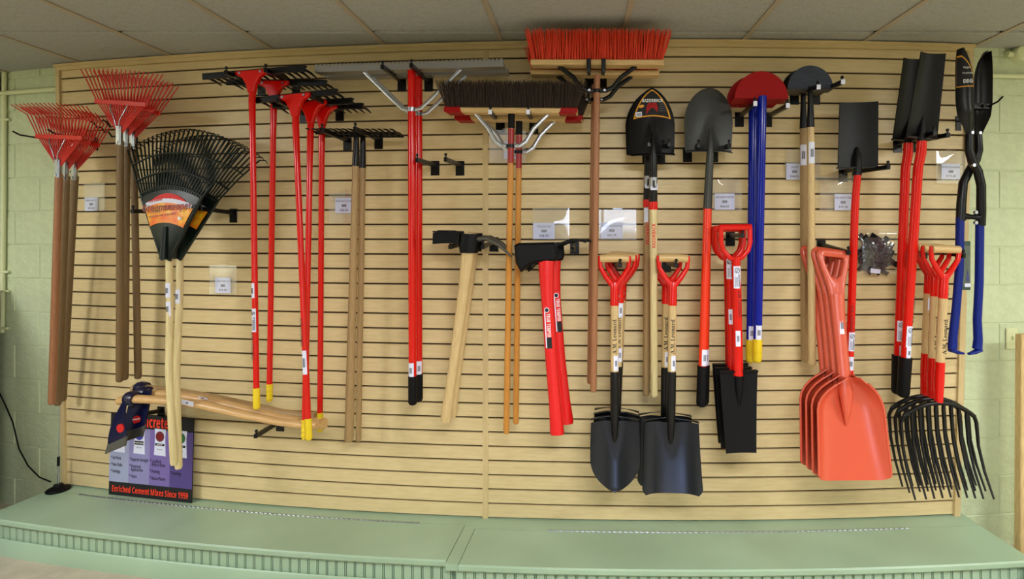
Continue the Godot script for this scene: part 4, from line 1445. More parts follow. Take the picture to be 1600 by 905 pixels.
func shovels():
	var g := "D-handled round-point shovels"
	d_shovel(Vector3(0.162, 1.550, -2.493), Vector3(0.162, 0.506, -2.453), false, "round-point D-handled shovel with glossy blade and A.M. Leonard lettering", g, 1)
	d_shovel(Vector3(0.198, 1.552, -2.572), Vector3(0.169, 0.497, -2.553), false, "round-point D-handled shovel with two stickers, behind the glossy-bladed one", g, 2)
	d_shovel(Vector3(0.219, 1.555, -2.641), Vector3(0.168, 0.491, -2.633), false, "round-point D-handled shovel at the back of its stack", g, 0)
	g = "D-handled square-point shovels"
	d_shovel(Vector3(0.432, 1.551, -2.488), Vector3(0.411, 0.508, -2.449), true, "square-point D-handled shovel with uncovered A.M. Leonard handle", g, 1)
	d_shovel(Vector3(0.415, 1.546, -2.579), Vector3(0.402, 0.500, -2.559), true, "square-point D-handled shovel partly hidden by its twin", g, 1)
	g = "labelled black shovels with pale handles"
	var t: Node3D = long_shovel(Vector3(0.347, 2.039, -2.549), Vector3(0.353, 0.894, -2.549), 0, "long pale-handled shovel with black blade wearing a Razorback label", g, 0.3194, 0.1085)
	# printed blade label
	var hw := 0.1085
	var up := 0.3194
	for k in 2:
		var m := MB.new()
		var f: float = [0.83, 0.76][k]
		m.sheet(14, 8, func(u, v):
			var vv := lerpf([0.53, 0.55][k], [0.965, 0.94][k], v)
			var ww: float = hw * f * 1.02 * pow(maxf(0.0, 1.0 - pow((vv - 0.42) / ([0.55, 0.53][k]), 2.0)), 0.78)
			var x: float = (u * 2 - 1) * ww
			return Vector3(x, up * (vv + (0.03 * (1.0 - pow(u * 2 - 1, 2)) if v < 0.01 else 0.0)), -0.03 * pow(absf(x) / hw, 1.8) - 0.02 * vv * vv + 0.0012 + k * 0.0008), 0.0006)
		obj(["label_border", "blade_label"][k], m, ["label_gold", "ink"][k], t)
	text(t, "RAZORBACK", 0.015, "white_ink", at(0.0, up * 0.795, -0.0085, 0.0), true, false, 0.82)
	var mm := MB.new()
	mm.prism([[-0.03, 0.19], [0.022, 0.19], [0.026, 0.215], [0.02, 0.243], [-0.02, 0.243], [-0.028, 0.225]], -0.0115, -0.0075)
	obj("red_panel", mm, "red_paint", t)
	mm = MB.new()
	mm.box(Vector3(-0.064, 0.19, -0.0125), Vector3(0.03, 0.022, 0.001), 0.0, Basis(Vector3(0, 0, 1), 0.1))
	obj("barcode_panel", mm, "paper", t)
	mm = MB.new()
	for i in 3:
		mm.box(Vector3(-0.064, 0.184 + 0.005 * i, -0.0115), Vector3(0.022, 0.0028, 0.001), 0.0, Basis(Vector3(0, 0, 1), 0.1))
	obj("barcode", mm, "grey_ink", t)
	mm = MB.new()
	mm.tube([Vector3(-0.052, 0.228, -0.0145), Vector3(-0.052, 0.228, -0.0095)], 0.013, 16, 0.5, Vector3(1, 0.25, 0).normalized())
	obj("gold_oval", mm, "label_gold", t)
	for i in 4:
		mm = MB.new()
		mm.box(Vector3(0.05, 0.238 - 0.0105 * i, -0.0125 + 0.001 * i), Vector3(0.036, 0.003, 0.0006))
		obj("print_line", mm, "grey_ink", t)
	long_shovel(Vector3(0.334, 2.054, -2.639), Vector3(0.326, 0.875, -2.630), 0, "long tan-handled shovel behind the Razorback-labelled blade", g, 0.3120, 0.1061, true)
	g = "grey shovels with red shafts"
	long_shovel(Vector3(0.607, 2.051, -2.528), Vector3(0.566, 0.862, -2.508), 1, "long shovel with plain grey blade, orange-red shaft and black grip", g, 0.3048, 0.1136)
	long_shovel(Vector3(0.631, 2.071, -2.628), Vector3(0.603, 0.838, -2.618), 1, "long grey-bladed shovel hidden behind its orange-red twin", g, 0.3013, 0.1118, true)
	# drain spades with tubular D grips
	g = "red drain spades"
	for k in 3:
		var a: Vector3 = [Vector3(0.706, 1.694, -2.449), Vector3(0.702, 1.689, -2.529), Vector3(0.712, 1.686, -2.609)][k]
		var b: Vector3 = [Vector3(0.724, 0.678, -2.449), Vector3(0.723, 0.670, -2.529), Vector3(0.731, 0.662, -2.609)][k]
		var s := thing("drain_spade", ["red drain spade with warning label and long black blade", "red drain spade directly behind the one with the warning label", "red drain spade at the back against the slatwall"][k], "spade", fr(a, b), g)
		var L := a.distance_to(b)
		var gw := 0.066
		var m := MB.new()
		m.tube([Vector3(-gw - 0.006, 0, 0), Vector3(gw + 0.006, 0, 0)], 0.0145, 14)
		obj("cross_grip", m, "red_gloss", s)
		m = MB.new()
		m.tube([Vector3(-gw, 0, 0), Vector3(-gw, -0.07, 0), Vector3(-gw * 0.85, -0.105, 0), Vector3(-gw * 0.4, -0.138, 0), Vector3(0, -0.145, 0), Vector3(gw * 0.4, -0.138, 0), Vector3(gw * 0.85, -0.105, 0), Vector3(gw, -0.07, 0), Vector3(gw, 0, 0)], 0.0115, 10)
		obj("grip_loop", m, "red_gloss", s)
		m = MB.new()
		m.tube([Vector3(0, -0.135, 0), Vector3(0.002, -0.3, 0), Vector3(0.002, -0.67, 0)], [0.0195, 0.0205, 0.022], 16)
		obj("shaft", m, "red_gloss", s)
		var bl := L - 0.655
		m = MB.new()
		m.tube([Vector3(0.004, -0.64, 0.0), Vector3(0.004, -0.72, 0.0), Vector3(0.004, -0.81, -0.006)], [0.021, 0.019, 0.006], 12)
		obj("socket", m, "black_matt", s)
		m = blade_mesh(bl, 0.086, -1.0, func(v): return lerpf(1.0, 0.8, v) if v < 0.5 else lerpf(0.9, 0.8, (v - 0.5) * 2), 0.008, 0.02, 0.012, 0.5, 0.005, 14, 12)
		var o := obj("blade", m, "black_matt", s)
		o.position = Vector3(0.004, -0.655, -0.012)
		m = MB.new()
		m.box(Vector3(0.004, -0.652, 0.0), Vector3(0.172, 0.008, 0.026), 0.002)
		obj("foot_step", m, "black_matt", s)
		if k == 0:
			label_strip(s, 0.0205, -0.225, 0.1)
			text(s, "A.M. LEONARD", 0.013, "ink", at(0.006, -0.345, 0.0208, -PI / 2))
			sticker(s, 0.0215, -0.5, 0.07, -0.1, 0.5)
		elif k == 1:
			label_strip(s, 0.0205, -0.185, 0.1, -0.4)
			sticker(s, 0.0215, -0.41, 0.07, -0.4, 0.45)



# ---------------------------------------------------------------- half-moon edgers and spades
func half_moon(t: Node3D, r: float, m_: String, tread: float, lean := 0.0):
	var poly := []
	for i in 25:
		var a := PI * i / 24.0
		poly.append([cos(a) * r, sin(a) * r])
	var m := MB.new()
	m.prism(poly, -0.003, 0.003, 0.001)
	var o := obj("blade", m, m_, t)
	o.rotation.x = lean
	m = MB.new()
	# turned foot tread with a saw-toothed front edge
	var pl := [[-r, 0.0], [r, 0.0]]
	for i in 17:
		var x := lerpf(r, -r, i / 16.0)
		pl.append([x, -tread - (0.004 if i % 2 == 0 else 0.0)])
	m.prism(pl, -0.002, 0.002, 0.0, Transform3D(Basis(Vector3(1, 0, 0), -PI / 2 - 0.1), Vector3.ZERO) * Transform3D(Basis.from_scale(Vector3(1, -1, 1)), Vector3.ZERO))
	obj("foot_tread", m, m_, t)

func edgers_and_spades():
	var g := "red half-moon edgers with blue shafts"
	for k in 2:
		var a: Vector3 = [Vector3(0.845, 2.289, -2.501), Vector3(0.836, 2.295, -2.601)][k]
		var b: Vector3 = [Vector3(0.832, 1.061, -2.531), Vector3(0.821, 1.044, -2.600)][k]
		var t := thing("half_moon_edger", ["red half-moon edger whose bright blue shaft stands clear", "red half-moon edger with darker-placed blue shaft behind its twin"][k], "edger", fr(a, b), g)
		var L := a.distance_to(b)
		var m := MB.new()
		m.tube([Vector3(0, 0.01, 0), Vector3(0, -L + 0.1, 0)], [0.0205, 0.0195], 18)
		obj("shaft", m, "blue_gloss", t)
		m = MB.new()
		m.shaft(-L + 0.112, -L, 0.0212, 0.0205, true, 16)
		obj("hand_grip", m, "yellow_grip", t)
		m = MB.new()
		for i in 7:
			m.tube([Vector3(0, -L + 0.1 - 0.011 * i, 0), Vector3(0, -L + 0.096 - 0.011 * i, 0)], 0.0219, 14)
		obj("grip_ribs", m, "yellow_grip", t)
		sticker(t, 0.0197, -L + 0.145, 0.066, 0.0, 0.75)
		var h := Node3D.new()
		h.name = "head"
		h.position = Vector3(-0.005, 0.0, 0.004)
		t.add_child(h, true)
		half_moon(h, 0.1241, "red_paint", 0.075)
	g = "dark half-moon edgers with pale wooden handles"
	for k in 2:
		var a: Vector3 = [Vector3(1.083, 2.343, -2.537), Vector3(1.091, 2.356, -2.637)][k]
		var b: Vector3 = [Vector3(1.100, 1.042, -2.558), Vector3(1.102, 1.035, -2.648)][k]
		var t := thing("half_moon_edger", ["dark grey half-moon edger with pale wooden handle and big sticker", "dark half-moon edger with duller handle tucked behind the stickered one"][k], "edger", fr(a, b), g)
		var L := a.distance_to(b)
		var m := MB.new()
		m.tube([Vector3(0, 0.01, 0), Vector3(0, -0.06, 0), Vector3(0, -0.18, 0)], [0.011, 0.0125, 0.018], 14)
		obj("ferrule", m, "black_steel", t)
		m = MB.new()
		m.shaft(-0.17, -L, 0.0165, 0.0178, true, 14)
		obj("handle", m, ["wood_pale", "wood_tan"][k], t)
		sticker(t, 0.0168, -0.3 if k == 0 else -0.31, 0.1, 0.0 if k == 0 else -0.4, 0.95)
		var h := Node3D.new()
		h.name = "head"
		h.position = Vector3(0.0, 0.0, 0.0)
		t.add_child(h, true)
		half_moon(h, 0.1088, "blade_grey" if k == 0 else "black_steel", 0.05)
		if k == 0:
			h.get_child(0).material_override = M["edger_grey"]
	# flat black spade, blade up
	var t := thing("flat_spade", "flat square black spade blade up on a single red shaft", "spade", fr(Vector3(1.324, 1.977, -2.587), Vector3(1.297, 0.922, -2.606)))
	var L := Vector3(1.324, 1.977, -2.587).distance_to(Vector3(1.297, 0.922, -2.606))
	var m := MB.new()
	m.sheet(6, 6, func(u, v): return Vector3(lerpf(-0.094, 0.098, u) + (0.004 * (v - 0.5)) * (1 - 2 * u), 0.31 * v + 0.012 * u, 0.012 * pow(u * 2 - 1, 2) - 0.01 * v), 0.004)
	obj("blade", m, "blade_black", t)
	m = MB.new()
	m.box(Vector3(0.0, 0.002, 0.012), Vector3(0.196, 0.006, 0.028), 0.001, Basis(Vector3(0, 0, 1), 0.05))
	obj("foot_tread", m, "blade_black", t)
	m = MB.new()
	m.tube([Vector3(0, 0.1, 0.002), Vector3(0, 0.05, 0.01), Vector3(0, -0.035, 0.012)], [0.006, 0.0165, 0.019], 12)
	obj("socket", m, "blade_black", t)
	m = MB.new()
	m.tube([Vector3(0, -0.03, 0.012), Vector3(0, -0.12, 0.004), Vector3(0, -0.2, 0), Vector3(0, -L, 0)], [0.0165, 0.0175, 0.018, 0.0185], 16)
	obj("shaft", m, "red_gloss", t)
	text(t, "A.M. LEONARD", 0.014, "ink", at(-0.006, -0.72, 0.0183, -PI / 2))
	label_strip(t, 0.0183, -0.83, 0.09)
	sticker(t, 0.0184, -0.935, 0.065, -0.1, 0.75)
	# long trenching spades
	g = "long black spades with red shafts"
	for k in 2:
		var a: Vector3 = [Vector3(1.596, 2.113, -2.543), Vector3(1.593, 2.120, -2.643)][k]
		var b: Vector3 = [Vector3(1.530, 0.891, -2.559), Vector3(1.551, 0.881, -2.640)][k]
		var xf := fr(a, b)
		t = thing("trenching_spade", ["long black spade standing proud, with full-length red shaft and label", "long black spade half hidden behind the labelled one"][k], "spade", xf, g)
		L = a.distance_to(b)
		m = MB.new()
		var tilt: float = [0.16, 0.15][k]
		m.sheet(6, 8, func(u, v): return Vector3(lerpf(-0.075, 0.078, u) * lerpf(1.0, 0.76, v) - 0.025 * v, 0.37 * v - 0.0 * u, 0.016 * pow(u * 2 - 1, 2) + tilt * 0.5 * v), 0.004)
		obj("blade", m, "blade_black", t)
		m = MB.new()
		m.box(Vector3(0, -0.001, 0.014), Vector3(0.152, 0.006, 0.026), 0.001)
		obj("foot_tread", m, "blade_black", t)
		m = MB.new()
		m.tube([Vector3(0.002, 0.12, 0.018), Vector3(0.002, 0.05, 0.016), Vector3(0.003, -0.02, 0.016)], [0.004, 0.014, 0.0195], 12)
		obj("socket", m, "blade_black", t)
		m = MB.new()
		m.tube([Vector3(0.003, -0.015, 0.016), Vector3(0.006, -0.07, 0.012), Vector3(0.004, -0.14, 0.0), Vector3(0, -L + 0.18, 0)], [0.021, 0.022, 0.0215, 0.021], 16)
		obj("shaft", m, "red_gloss", t)
		m = MB.new()
		m.shaft(-L + 0.19, -L, 0.03, 0.028, true, 16)
		obj("hand_grip", m, "black_grip", t)
		label_strip(t, 0.0213, -L + 0.29 + 0.02 * k, 0.1, 0.2 if k == 0 else -0.2)
		sticker(t, 0.0213, -L + 0.215, 0.05, 0.15, 0.6)
		if k == 0:
			text(t, "A.M. LEONARD", 0.014, "ink", at(0.013, -L + 0.42, 0.0175, PI / 2))

# ---------------------------------------------------------------- scoops, forks, digger, hoes
func scoop(xf: Transform3D, label: String, k: int, L: float):
	var t := thing("plastic_scoop", label, "shovel", xf, "orange plastic scoops")
	# moulded D grip
	var m := MB.new()
	var out := [[-0.072, 0.03], [-0.055, 0.042], [0.055, 0.03], [0.072, 0.02], [0.074, 0.0], [0.06, -0.06], [0.045, -0.11], [0.036, -0.16], [0.031, -0.22], [-0.031, -0.22], [-0.036, -0.16], [-0.045, -0.11], [-0.062, -0.05], [-0.075, 0.01]]
	var hole := [[-0.046, 0.005], [0.048, -0.003], [0.042, -0.03], [0.024, -0.085], [0.008, -0.1], [-0.008, -0.1], [-0.022, -0.085], [-0.042, -0.03]]
	# ring as a closed strip round the hole
	var ring := func(f: float, a: float):
		var n: int = out.size() if f > 0.5 else hole.size()
		var arr: Array = out if f > 0.5 else hole
		var q := a * n
		var i := int(q) % n
		var j := (i + 1) % n
		return Vector2(arr[i][0], arr[i][1]).lerp(Vector2(arr[j][0], arr[j][1]), q - floorf(q))
	var oo := grip_outline(out, 40)
	var hh := grip_outline(hole, 40)
	for i in 40:
		var j := (i + 1) % 40
		var z := 0.016
		var a: Vector2 = oo[i]
		var b: Vector2 = oo[j]
		var c: Vector2 = hh[j]
		var d: Vector2 = hh[i]
		var am := a.lerp(d, 0.2)
		var bm := b.lerp(c, 0.2)
		var dm := a.lerp(d, 0.8)
		var cm := b.lerp(c, 0.8)
		for s in [1.0, -1.0]:
			m.sg(1)
			for q in [[a, b, bm, am, 0.008, z], [am, bm, cm, dm, z, z], [dm, cm, c, d, z, 0.008]]:
				var v := [Vector3(q[0].x, q[0].y, s * q[4]), Vector3(q[1].x, q[1].y, s * q[4]), Vector3(q[2].x, q[2].y, s * q[5]), Vector3(q[3].x, q[3].y, s * q[5])]
				if s > 0:
					m.quad(v[3], v[2], v[1], v[0])
				else:
					m.quad(v[0], v[1], v[2], v[3])
		m.sg(2)
		m.quad(Vector3(a.x, a.y, 0.008), Vector3(b.x, b.y, 0.008), Vector3(b.x, b.y, -0.008), Vector3(a.x, a.y, -0.008))
		m.quad(Vector3(d.x, d.y, -0.008), Vector3(c.x, c.y, -0.008), Vector3(c.x, c.y, 0.008), Vector3(d.x, d.y, 0.008))
	obj("grip", m, "scoop_orange", t)
	m = MB.new()
	m.tube([Vector3(0, -0.17, 0), Vector3(0, -0.24, 0), Vector3(0, -0.4, 0), Vector3(0, 0.44 - L, 0), Vector3(0, 0.36 - L, 0.004), Vector3(0, 0.27 - L, -0.004), Vector3(0, 0.22 - L, -0.02)], [0.036, 0.032, 0.029, 0.029, 0.03, 0.016, 0.004], 16, 0.75, Vector3(1, 0, 0))
	obj("shaft", m, "scoop_orange", t)
	m = MB.new()
	var len := 0.43
	var py := L - len
	m.sheet(24, 24, func(u, v):
		var q: float = u * 2.0 - 1.0
		var w_: float = 0.146 * (pow(sin(clampf(v / 0.34, 0, 1) * PI / 2), 0.6) if v < 0.34 else lerpf(1.0, 1.08, (v - 0.34) / 0.66))
		w_ = maxf(w_, 0.03)
		var x: float = q * w_
		var side: float = pow(absf(q), 5.0) * 0.062 * clampf(1.25 - v * 0.75, 0.35, 1.0)
		var topw: float = 0.055 * pow(maxf(0.0, 1.0 - v / 0.3), 1.6)
		var y: float = -py - len * v
		if v > 0.9:
			y += 0.018 * pow(absf(q), 8.0) * (v - 0.9) / 0.1
		return Vector3(x, y, side + topw - 0.035 + 0.02 * v), 0.004)
	obj("pan", m, "scoop_orange", t)
	m = MB.new()
	var rim := []
	for i in 33:
		var a := i / 32.0
		var v := 0.0
		var sd := -1.0
		if a < 0.5:
			v = 1.0 - a * 2.0
		else:
			v = a * 2.0 - 1.0
			sd = 1.0
		var w_: float = 0.146 * (pow(sin(clampf(v / 0.34, 0, 1) * PI / 2), 0.6) if v < 0.34 else lerpf(1.0, 1.08, (v - 0.34) / 0.66))
		w_ = maxf(w_, 0.03)
		rim.append(Vector3(sd * w_, -py - len * v, 0.062 * clampf(1.25 - v * 0.75, 0.35, 1.0) + 0.055 * pow(maxf(0.0, 1.0 - v / 0.3), 1.6) - 0.035 + 0.02 * v))
	for e in [rim.slice(1, 16), rim.slice(17, 32)]:
		m = MB.new()
		m.tube(e, 0.0055, 6)
		obj("rolled_rim", m, "scoop_orange", t)
	if k < 2:
		sticker(t, 0.0285, -0.31 if k == 0 else -0.25, 0.075, 0.1, 0.55).position.z = -0.006

func grip_outline(arr: Array, n: int) -> Array:
	# resample a closed outline by angle from its middle
	var c := Vector2(0, -0.04)
	var res := []
	for i in n:
		var a := -TAU * i / n + PI / 2
		var dir := Vector2(cos(a), sin(a))
		var best := 0.0
		for k in arr.size():
			var p := Vector2(arr[k][0], arr[k][1])
			var q := Vector2(arr[(k + 1) % arr.size()][0], arr[(k + 1) % arr.size()][1])
			var hit = Geometry2D.segment_intersects_segment(c, c + dir * 2.0, p, q)
			if hit != null:
				best = maxf(best, c.distance_to(hit))
		res.append(c + dir * best)
	return res

func scoops_and_forks():
	var a := Vector3(1.166, 1.556, -2.490)
	var b := Vector3(1.166, 0.614, -2.300)
	var labels := ["orange plastic scoop at the front of its stack of four", "orange plastic scoop second in its stack of four", "orange plastic scoop third in its stack of four", "orange plastic scoop last in its stack, nearest the slatwall"]
	for k in 4:
		var xf := fr(a, b)
		xf.origin += wn(a.x) * (-0.042 * k) + Vector3(-0.006 * k, 0.003 * k, 0)
		scoop(xf, labels[k], k, a.distance_to(b))
	# manure forks
	var fl := ["ten-tined black fork with clear A.M. Leonard handle, foremost of three", "ten-tined black fork in the middle of three", "ten-tined black fork with white sticker, hindmost of three"]
	for k in 3:
		var fa: Vector3 = [Vector3(1.683, 1.592, -2.489), Vector3(1.695, 1.592, -2.570), Vector3(1.717, 1.595, -2.651)][k]
		var fb: Vector3 = [Vector3(1.663, 0.886, -2.507), Vector3(1.683, 0.881, -2.589), Vector3(1.701, 0.869, -2.670)][k]
		var t := thing("manure_fork", fl[k], "fork", fr(fa, fb), "D-handled manure forks")
		yoke(t, 0.068, 0.115, 0.225, 0.0195, "red_gloss", "wood_pale_cross", 0.018)
		var m := MB.new()
		m.tube([Vector3(0, -0.215, 0), Vector3(0, -0.53, 0)], 0.0195, 14)
		obj("handle", m, "wood_pale", t)
		var L := fa.distance_to(fb)
		m = MB.new()
		m.tube([Vector3(0, -0.52, 0), Vector3(0, -0.6, 0), Vector3(0, -L, 0.002)], [0.0205, 0.021, 0.018], 14)
		obj("socket", m, "red_gloss", t)
		text(t, "A.M. Leonard", 0.017, "ink", at(0.004, -0.4, 0.0196, PI / 2), true, true)
		if k == 2:
			sticker(t, 0.0197, -0.275, 0.06, 0.1, 0.7)
			sticker(t, 0.0197, -0.43, 0.04, 0.7, 0.4, 0.0, false)
		var hw := 0.172
		# crown: a bow of steel carrying the tines
		var crown := func(x: float): return Vector3(x + 0.004, -L - 0.005 - 0.062 * pow(absf(x) / hw, 2.2), 0.004)
		m = MB.new()
		var pts := []
		for i in 17:
			pts.append(crown.call(lerpf(-hw, hw, i / 16.0)))
		m.tube(pts, 0.0105, 8)
		obj("crown", m, "black_steel", t)
		for i in 10:
			var x := lerpf(-hw, hw, i / 9.0)
			var c: Vector3 = crown.call(x)
			var bot := -L - 0.385 - 0.012 * absf(x) / hw
			m = MB.new()
			var e := 0.0
			if i == 0 or i == 9:
				e = 0.012 * signf(x)
			m.tube([c, c + Vector3(e, -0.03, 0.0), Vector3(c.x + e, lerpf(c.y, bot, 0.4), 0.022), Vector3(c.x + e, lerpf(c.y, bot, 0.7), 0.062), Vector3(c.x + e, bot, 0.12)], [0.0085, 0.0085, 0.0068, 0.006, 0.0042], 7)
			obj("tine", m, "black_steel", t)
	# clear bag of black plastic parts hanging between the shafts
	var bag := thing("bag_of_parts", "clear plastic bag of small black parts hanging between red shafts", "bag", wf(Vector3(1.517, 1.566, -2.748)))
	var rng := RandomNumberGenerator.new()
	rng.seed = 12
	for i in 52:
		var m := MB.new()
		var px := rng.randf_range(-0.085, 0.065)
		var py := rng.randf_range(-0.085, 0.075) - (0.02 if px > 0.03 else 0.0)
		var bs := Basis(Vector3(0, 0, 1), rng.randf_range(-1.2, 1.2)) * Basis(Vector3(1, 0, 0), rng.randf_range(-0.5, 0.5))
		m.box(Vector3.ZERO, Vector3(rng.randf_range(0.05, 0.075), rng.randf_range(0.02, 0.03), 0.008), 0.003, Basis.IDENTITY)
		m.tube([Vector3(0.018, 0, 0.003), Vector3(0.018, 0, 0.006)], 0.005, 8)
		var o := obj("plastic_clip", m, ["black_matt", "clip_grey"][i % 2], bag)
		o.transform = Transform3D(bs, Vector3(px, py, rng.randf_range(-0.012, 0.016)))
	var m := MB.new()
	var nz := FastNoiseLite.new()
	nz.seed = 3
	nz.frequency = 18.0
	m.sheet(26, 26, func(u, v):
		var e: float = sin(u * PI) * sin(clampf(v * 1.15, 0, 1) * PI)
		return Vector3(lerpf(-0.103, 0.103, u), lerpf(-0.112, 0.12, v), 0.03 * pow(maxf(e, 0.0), 0.4) + 0.008 * nz.get_noise_2d(u, v) * pow(maxf(e, 0.0), 0.3)), 0.0006)
	obj("film", m, "clear_film", bag)
	m = MB.new()
	m.box(Vector3(-0.035, -0.09, 0.034), Vector3(0.052, 0.022, 0.001), 0.0, Basis(Vector3(0, 0, 1), -0.12))
	obj("price_sticker", m, "paper", bag)

# clam blade of the digger: [height, inner x, outer x] up its length
const JAW := [[0.135, 0.004, 0.036], [0.185, 0.002, 0.06], [0.235, 0.001, 0.086], [0.3, 0.001, 0.095], [0.42, 0.004, 0.096], [0.455, 0.012, 0.096], [0.5, 0.03, 0.094], [0.535, 0.058, 0.09], [0.548, 0.074, 0.088]]

func jaw_at(s: float, u: float, y: float, proud: float) -> Vector3:
	var i := 0
	while i < JAW.size() - 2 and y > JAW[i + 1][0]:
		i += 1
	var f := clampf((y - JAW[i][0]) / (JAW[i + 1][0] - JAW[i][0]), 0, 1)
	var a := u * 2.0 - 1.0
	var bow := 0.035 * (1.0 - a * a) * clampf((y - 0.13) / 0.12, 0.15, 1.0)
	return Vector3(s * lerpf(lerpf(JAW[i][1], JAW[i + 1][1], f), lerpf(JAW[i][2], JAW[i + 1][2], f), u), y, (bow if s < 0 else -bow) + proud)

func jaw(t: Node3D, s: float):
	var m := MB.new()
	m.sheet(10, 24, func(u, v): return jaw_at(s, u if s > 0 else 1.0 - u, lerpf(0.135, 0.548, v), 0.0), 0.003)
	return obj("jaw", m, "black_steel", t)

func posthole_digger():
	var o := Vector3(1.885, 1.992, -2.585)
	var t := thing("posthole_digger", "black clam-bladed posthole digger with crossed tubes and blue handles", "posthole digger", Transform3D(fr(o, o - Vector3.UP).basis, o))
	var inv := t.transform.affine_inverse()
	jaw(t, -1.0)
	jaw(t, 1.0)
	# tapered feet of the jaws
	for s in [-1.0, 1.0]:
		var m := MB.new()
		m.tube([Vector3(s * 0.02, 0.152, 0.0), Vector3(s * 0.02, 0.152, 0.016)], 0.0075, 10)
		obj("bolt", m, "zinc", t)
	# crossing tubes
	var path_a := [Vector3(1.844, 2.134, -2.561), Vector3(1.844, 2.058, -2.561), Vector3(1.860, 2.007, -2.563), Vector3(1.889, 1.959, -2.565), Vector3(1.905, 1.892, -2.566), Vector3(1.913, 1.771, -2.577), Vector3(1.918, 1.704, -2.587)]
	var path_b := [Vector3(1.912, 2.140, -2.597), Vector3(1.916, 2.064, -2.597), Vector3(1.910, 2.019, -2.607), Vector3(1.874, 1.963, -2.604), Vector3(1.845, 1.908, -2.601), Vector3(1.835, 1.803, -2.601), Vector3(1.832, 1.726, -2.600)]
	for p in [path_a, path_b]:
		var q := []
		for v in p:
			q.append(inv * v)
		var m := MB.new()
		m.tube(q, [0.018, 0.019, 0.02, 0.02, 0.02, 0.021, 0.021], 12)
		obj("scissor_tube", m, "black_steel", t)
	for v in [Vector3(1.849, 1.985, -2.532), Vector3(1.875, 1.765, -2.554), Vector3(1.875, 1.716, -2.554)]:
		var c: Vector3 = inv * v
		var m := MB.new()
		m.tube([c - Vector3(0, 0, 0.012), c], 0.0085, 10)
		obj("bolt", m, "zinc", t)
	var m := MB.new()
	m.box(Vector3(0.045, 0.285, -0.012), Vector3(0.09, 0.028, 0.008), 0.002)
	m.tube([Vector3(0.055, 0.285, -0.01), Vector3(0.055, 0.285, 0.002)], 0.0085, 10)
	obj("cross_strap", m, "black_steel", t)
	m = MB.new()
	m.tube([inv * Vector3(1.835, 1.748, -2.601), inv * Vector3(1.876, 1.744, -2.589), inv * Vector3(1.906, 1.744, -2.577)], [0.02, 0.012, 0.018], 10)
	obj("link_strap", m, "black_steel", t)
	for p in [[Vector3(1.829, 1.741, -2.600), Vector3(1.825, 1.496, -2.600), Vector3(1.809, 1.311, -2.598), Vector3(1.793, 1.173, -2.597), Vector3(1.790, 1.112, -2.597)], [Vector3(1.914, 1.726, -2.587), Vector3(1.911, 1.435, -2.587), Vector3(1.901, 1.252, -2.586), Vector3(1.905, 1.160, -2.586), Vector3(1.901, 1.114, -2.586)]]:
		var q := []
		for v in p:
			q.append(inv * v)
		m = MB.new()
		m.tube(q, [0.0185, 0.0185, 0.0185, 0.0195, 0.021], 14)
		var s := 1.0 if p[0].x < 1.85 else -1.0
		var e: Vector3 = q[4]
		var left: bool = p == [Vector3(1.829, 1.741, -2.600), Vector3(1.825, 1.496, -2.600), Vector3(1.809, 1.311, -2.598), Vector3(1.793, 1.173, -2.597), Vector3(1.790, 1.112, -2.597)]
		s = 1.0 if left else -1.0
		m.tube([e + Vector3(-s * 0.012, -0.004, 0), e + Vector3(s * 0.02, -0.016, 0.004), e + Vector3(s * 0.05, -0.022, 0.008)], [0.019, 0.016, 0.009], 10, 0.6, Vector3(0, 0, 1))
		obj("handle", m, "blue_vinyl", t)
	# printed label on the nearer jaw
	var lab: MeshInstance3D
	for k in 2:
		m = MB.new()
		var e: float = [0.0, 0.07][k]
		m.sheet(10, 12, func(u, v):
			var y := lerpf(0.365 + e * 0.06, 0.515 - e * 0.12, v)
			var uu := lerpf(0.98, 0.22 + e + 0.6 * pow(clampf((y - 0.39) / 0.125, 0, 1), 2.0), u)
			return jaw_at(-1.0, uu, y, 0.0012 + 0.0008 * k), 0.0006)
		if k == 0:
			lab = obj("blade_label", m, "label_gold", t)
		else:
			obj("label_panel", m, "ink", lab)
	text(lab, "DIG", 0.017, "white_ink", Transform3D(Basis(Vector3.UP, -0.3), Vector3(-0.062, 0.39, 0.0365)), true)
	text(lab, "Posthole", 0.008, "white_ink", Transform3D(Basis(Vector3.UP, -0.3), Vector3(-0.064, 0.428, 0.0365)))
	text(lab, "Digger", 0.008, "white_ink", Transform3D(Basis(Vector3.UP, -0.3), Vector3(-0.066, 0.455, 0.036)))
	# packet hanging behind the fork grips
	var pk := thing("carded_packet", "small carded packet with blue triangle hanging by the fork grips", "packet", wf(Vector3(1.855, 1.511, -2.602)))
	m = MB.new()
	m.box(Vector3.ZERO, Vector3(0.05, 0.235, 0.006), 0.001)
	obj("card", m, "packet_green", pk)
	m = MB.new()
	m.prism([[0.0, -0.075], [0.018, -0.075], [0.009, -0.02]], 0.003, 0.005)
	obj("blue_triangle", m, "blue_vinyl", pk)
	m = MB.new()
	m.box(Vector3(0.009, -0.095, 0.004), Vector3(0.03, 0.018, 0.003), 0.001)
	obj("white_tag", m, "paper", pk)
	m = MB.new()
	m.box(Vector3(-0.002, 0.0, 0.008), Vector3(0.044, 0.2, 0.01), 0.004)
	obj("blister", m, "clear_film", pk)

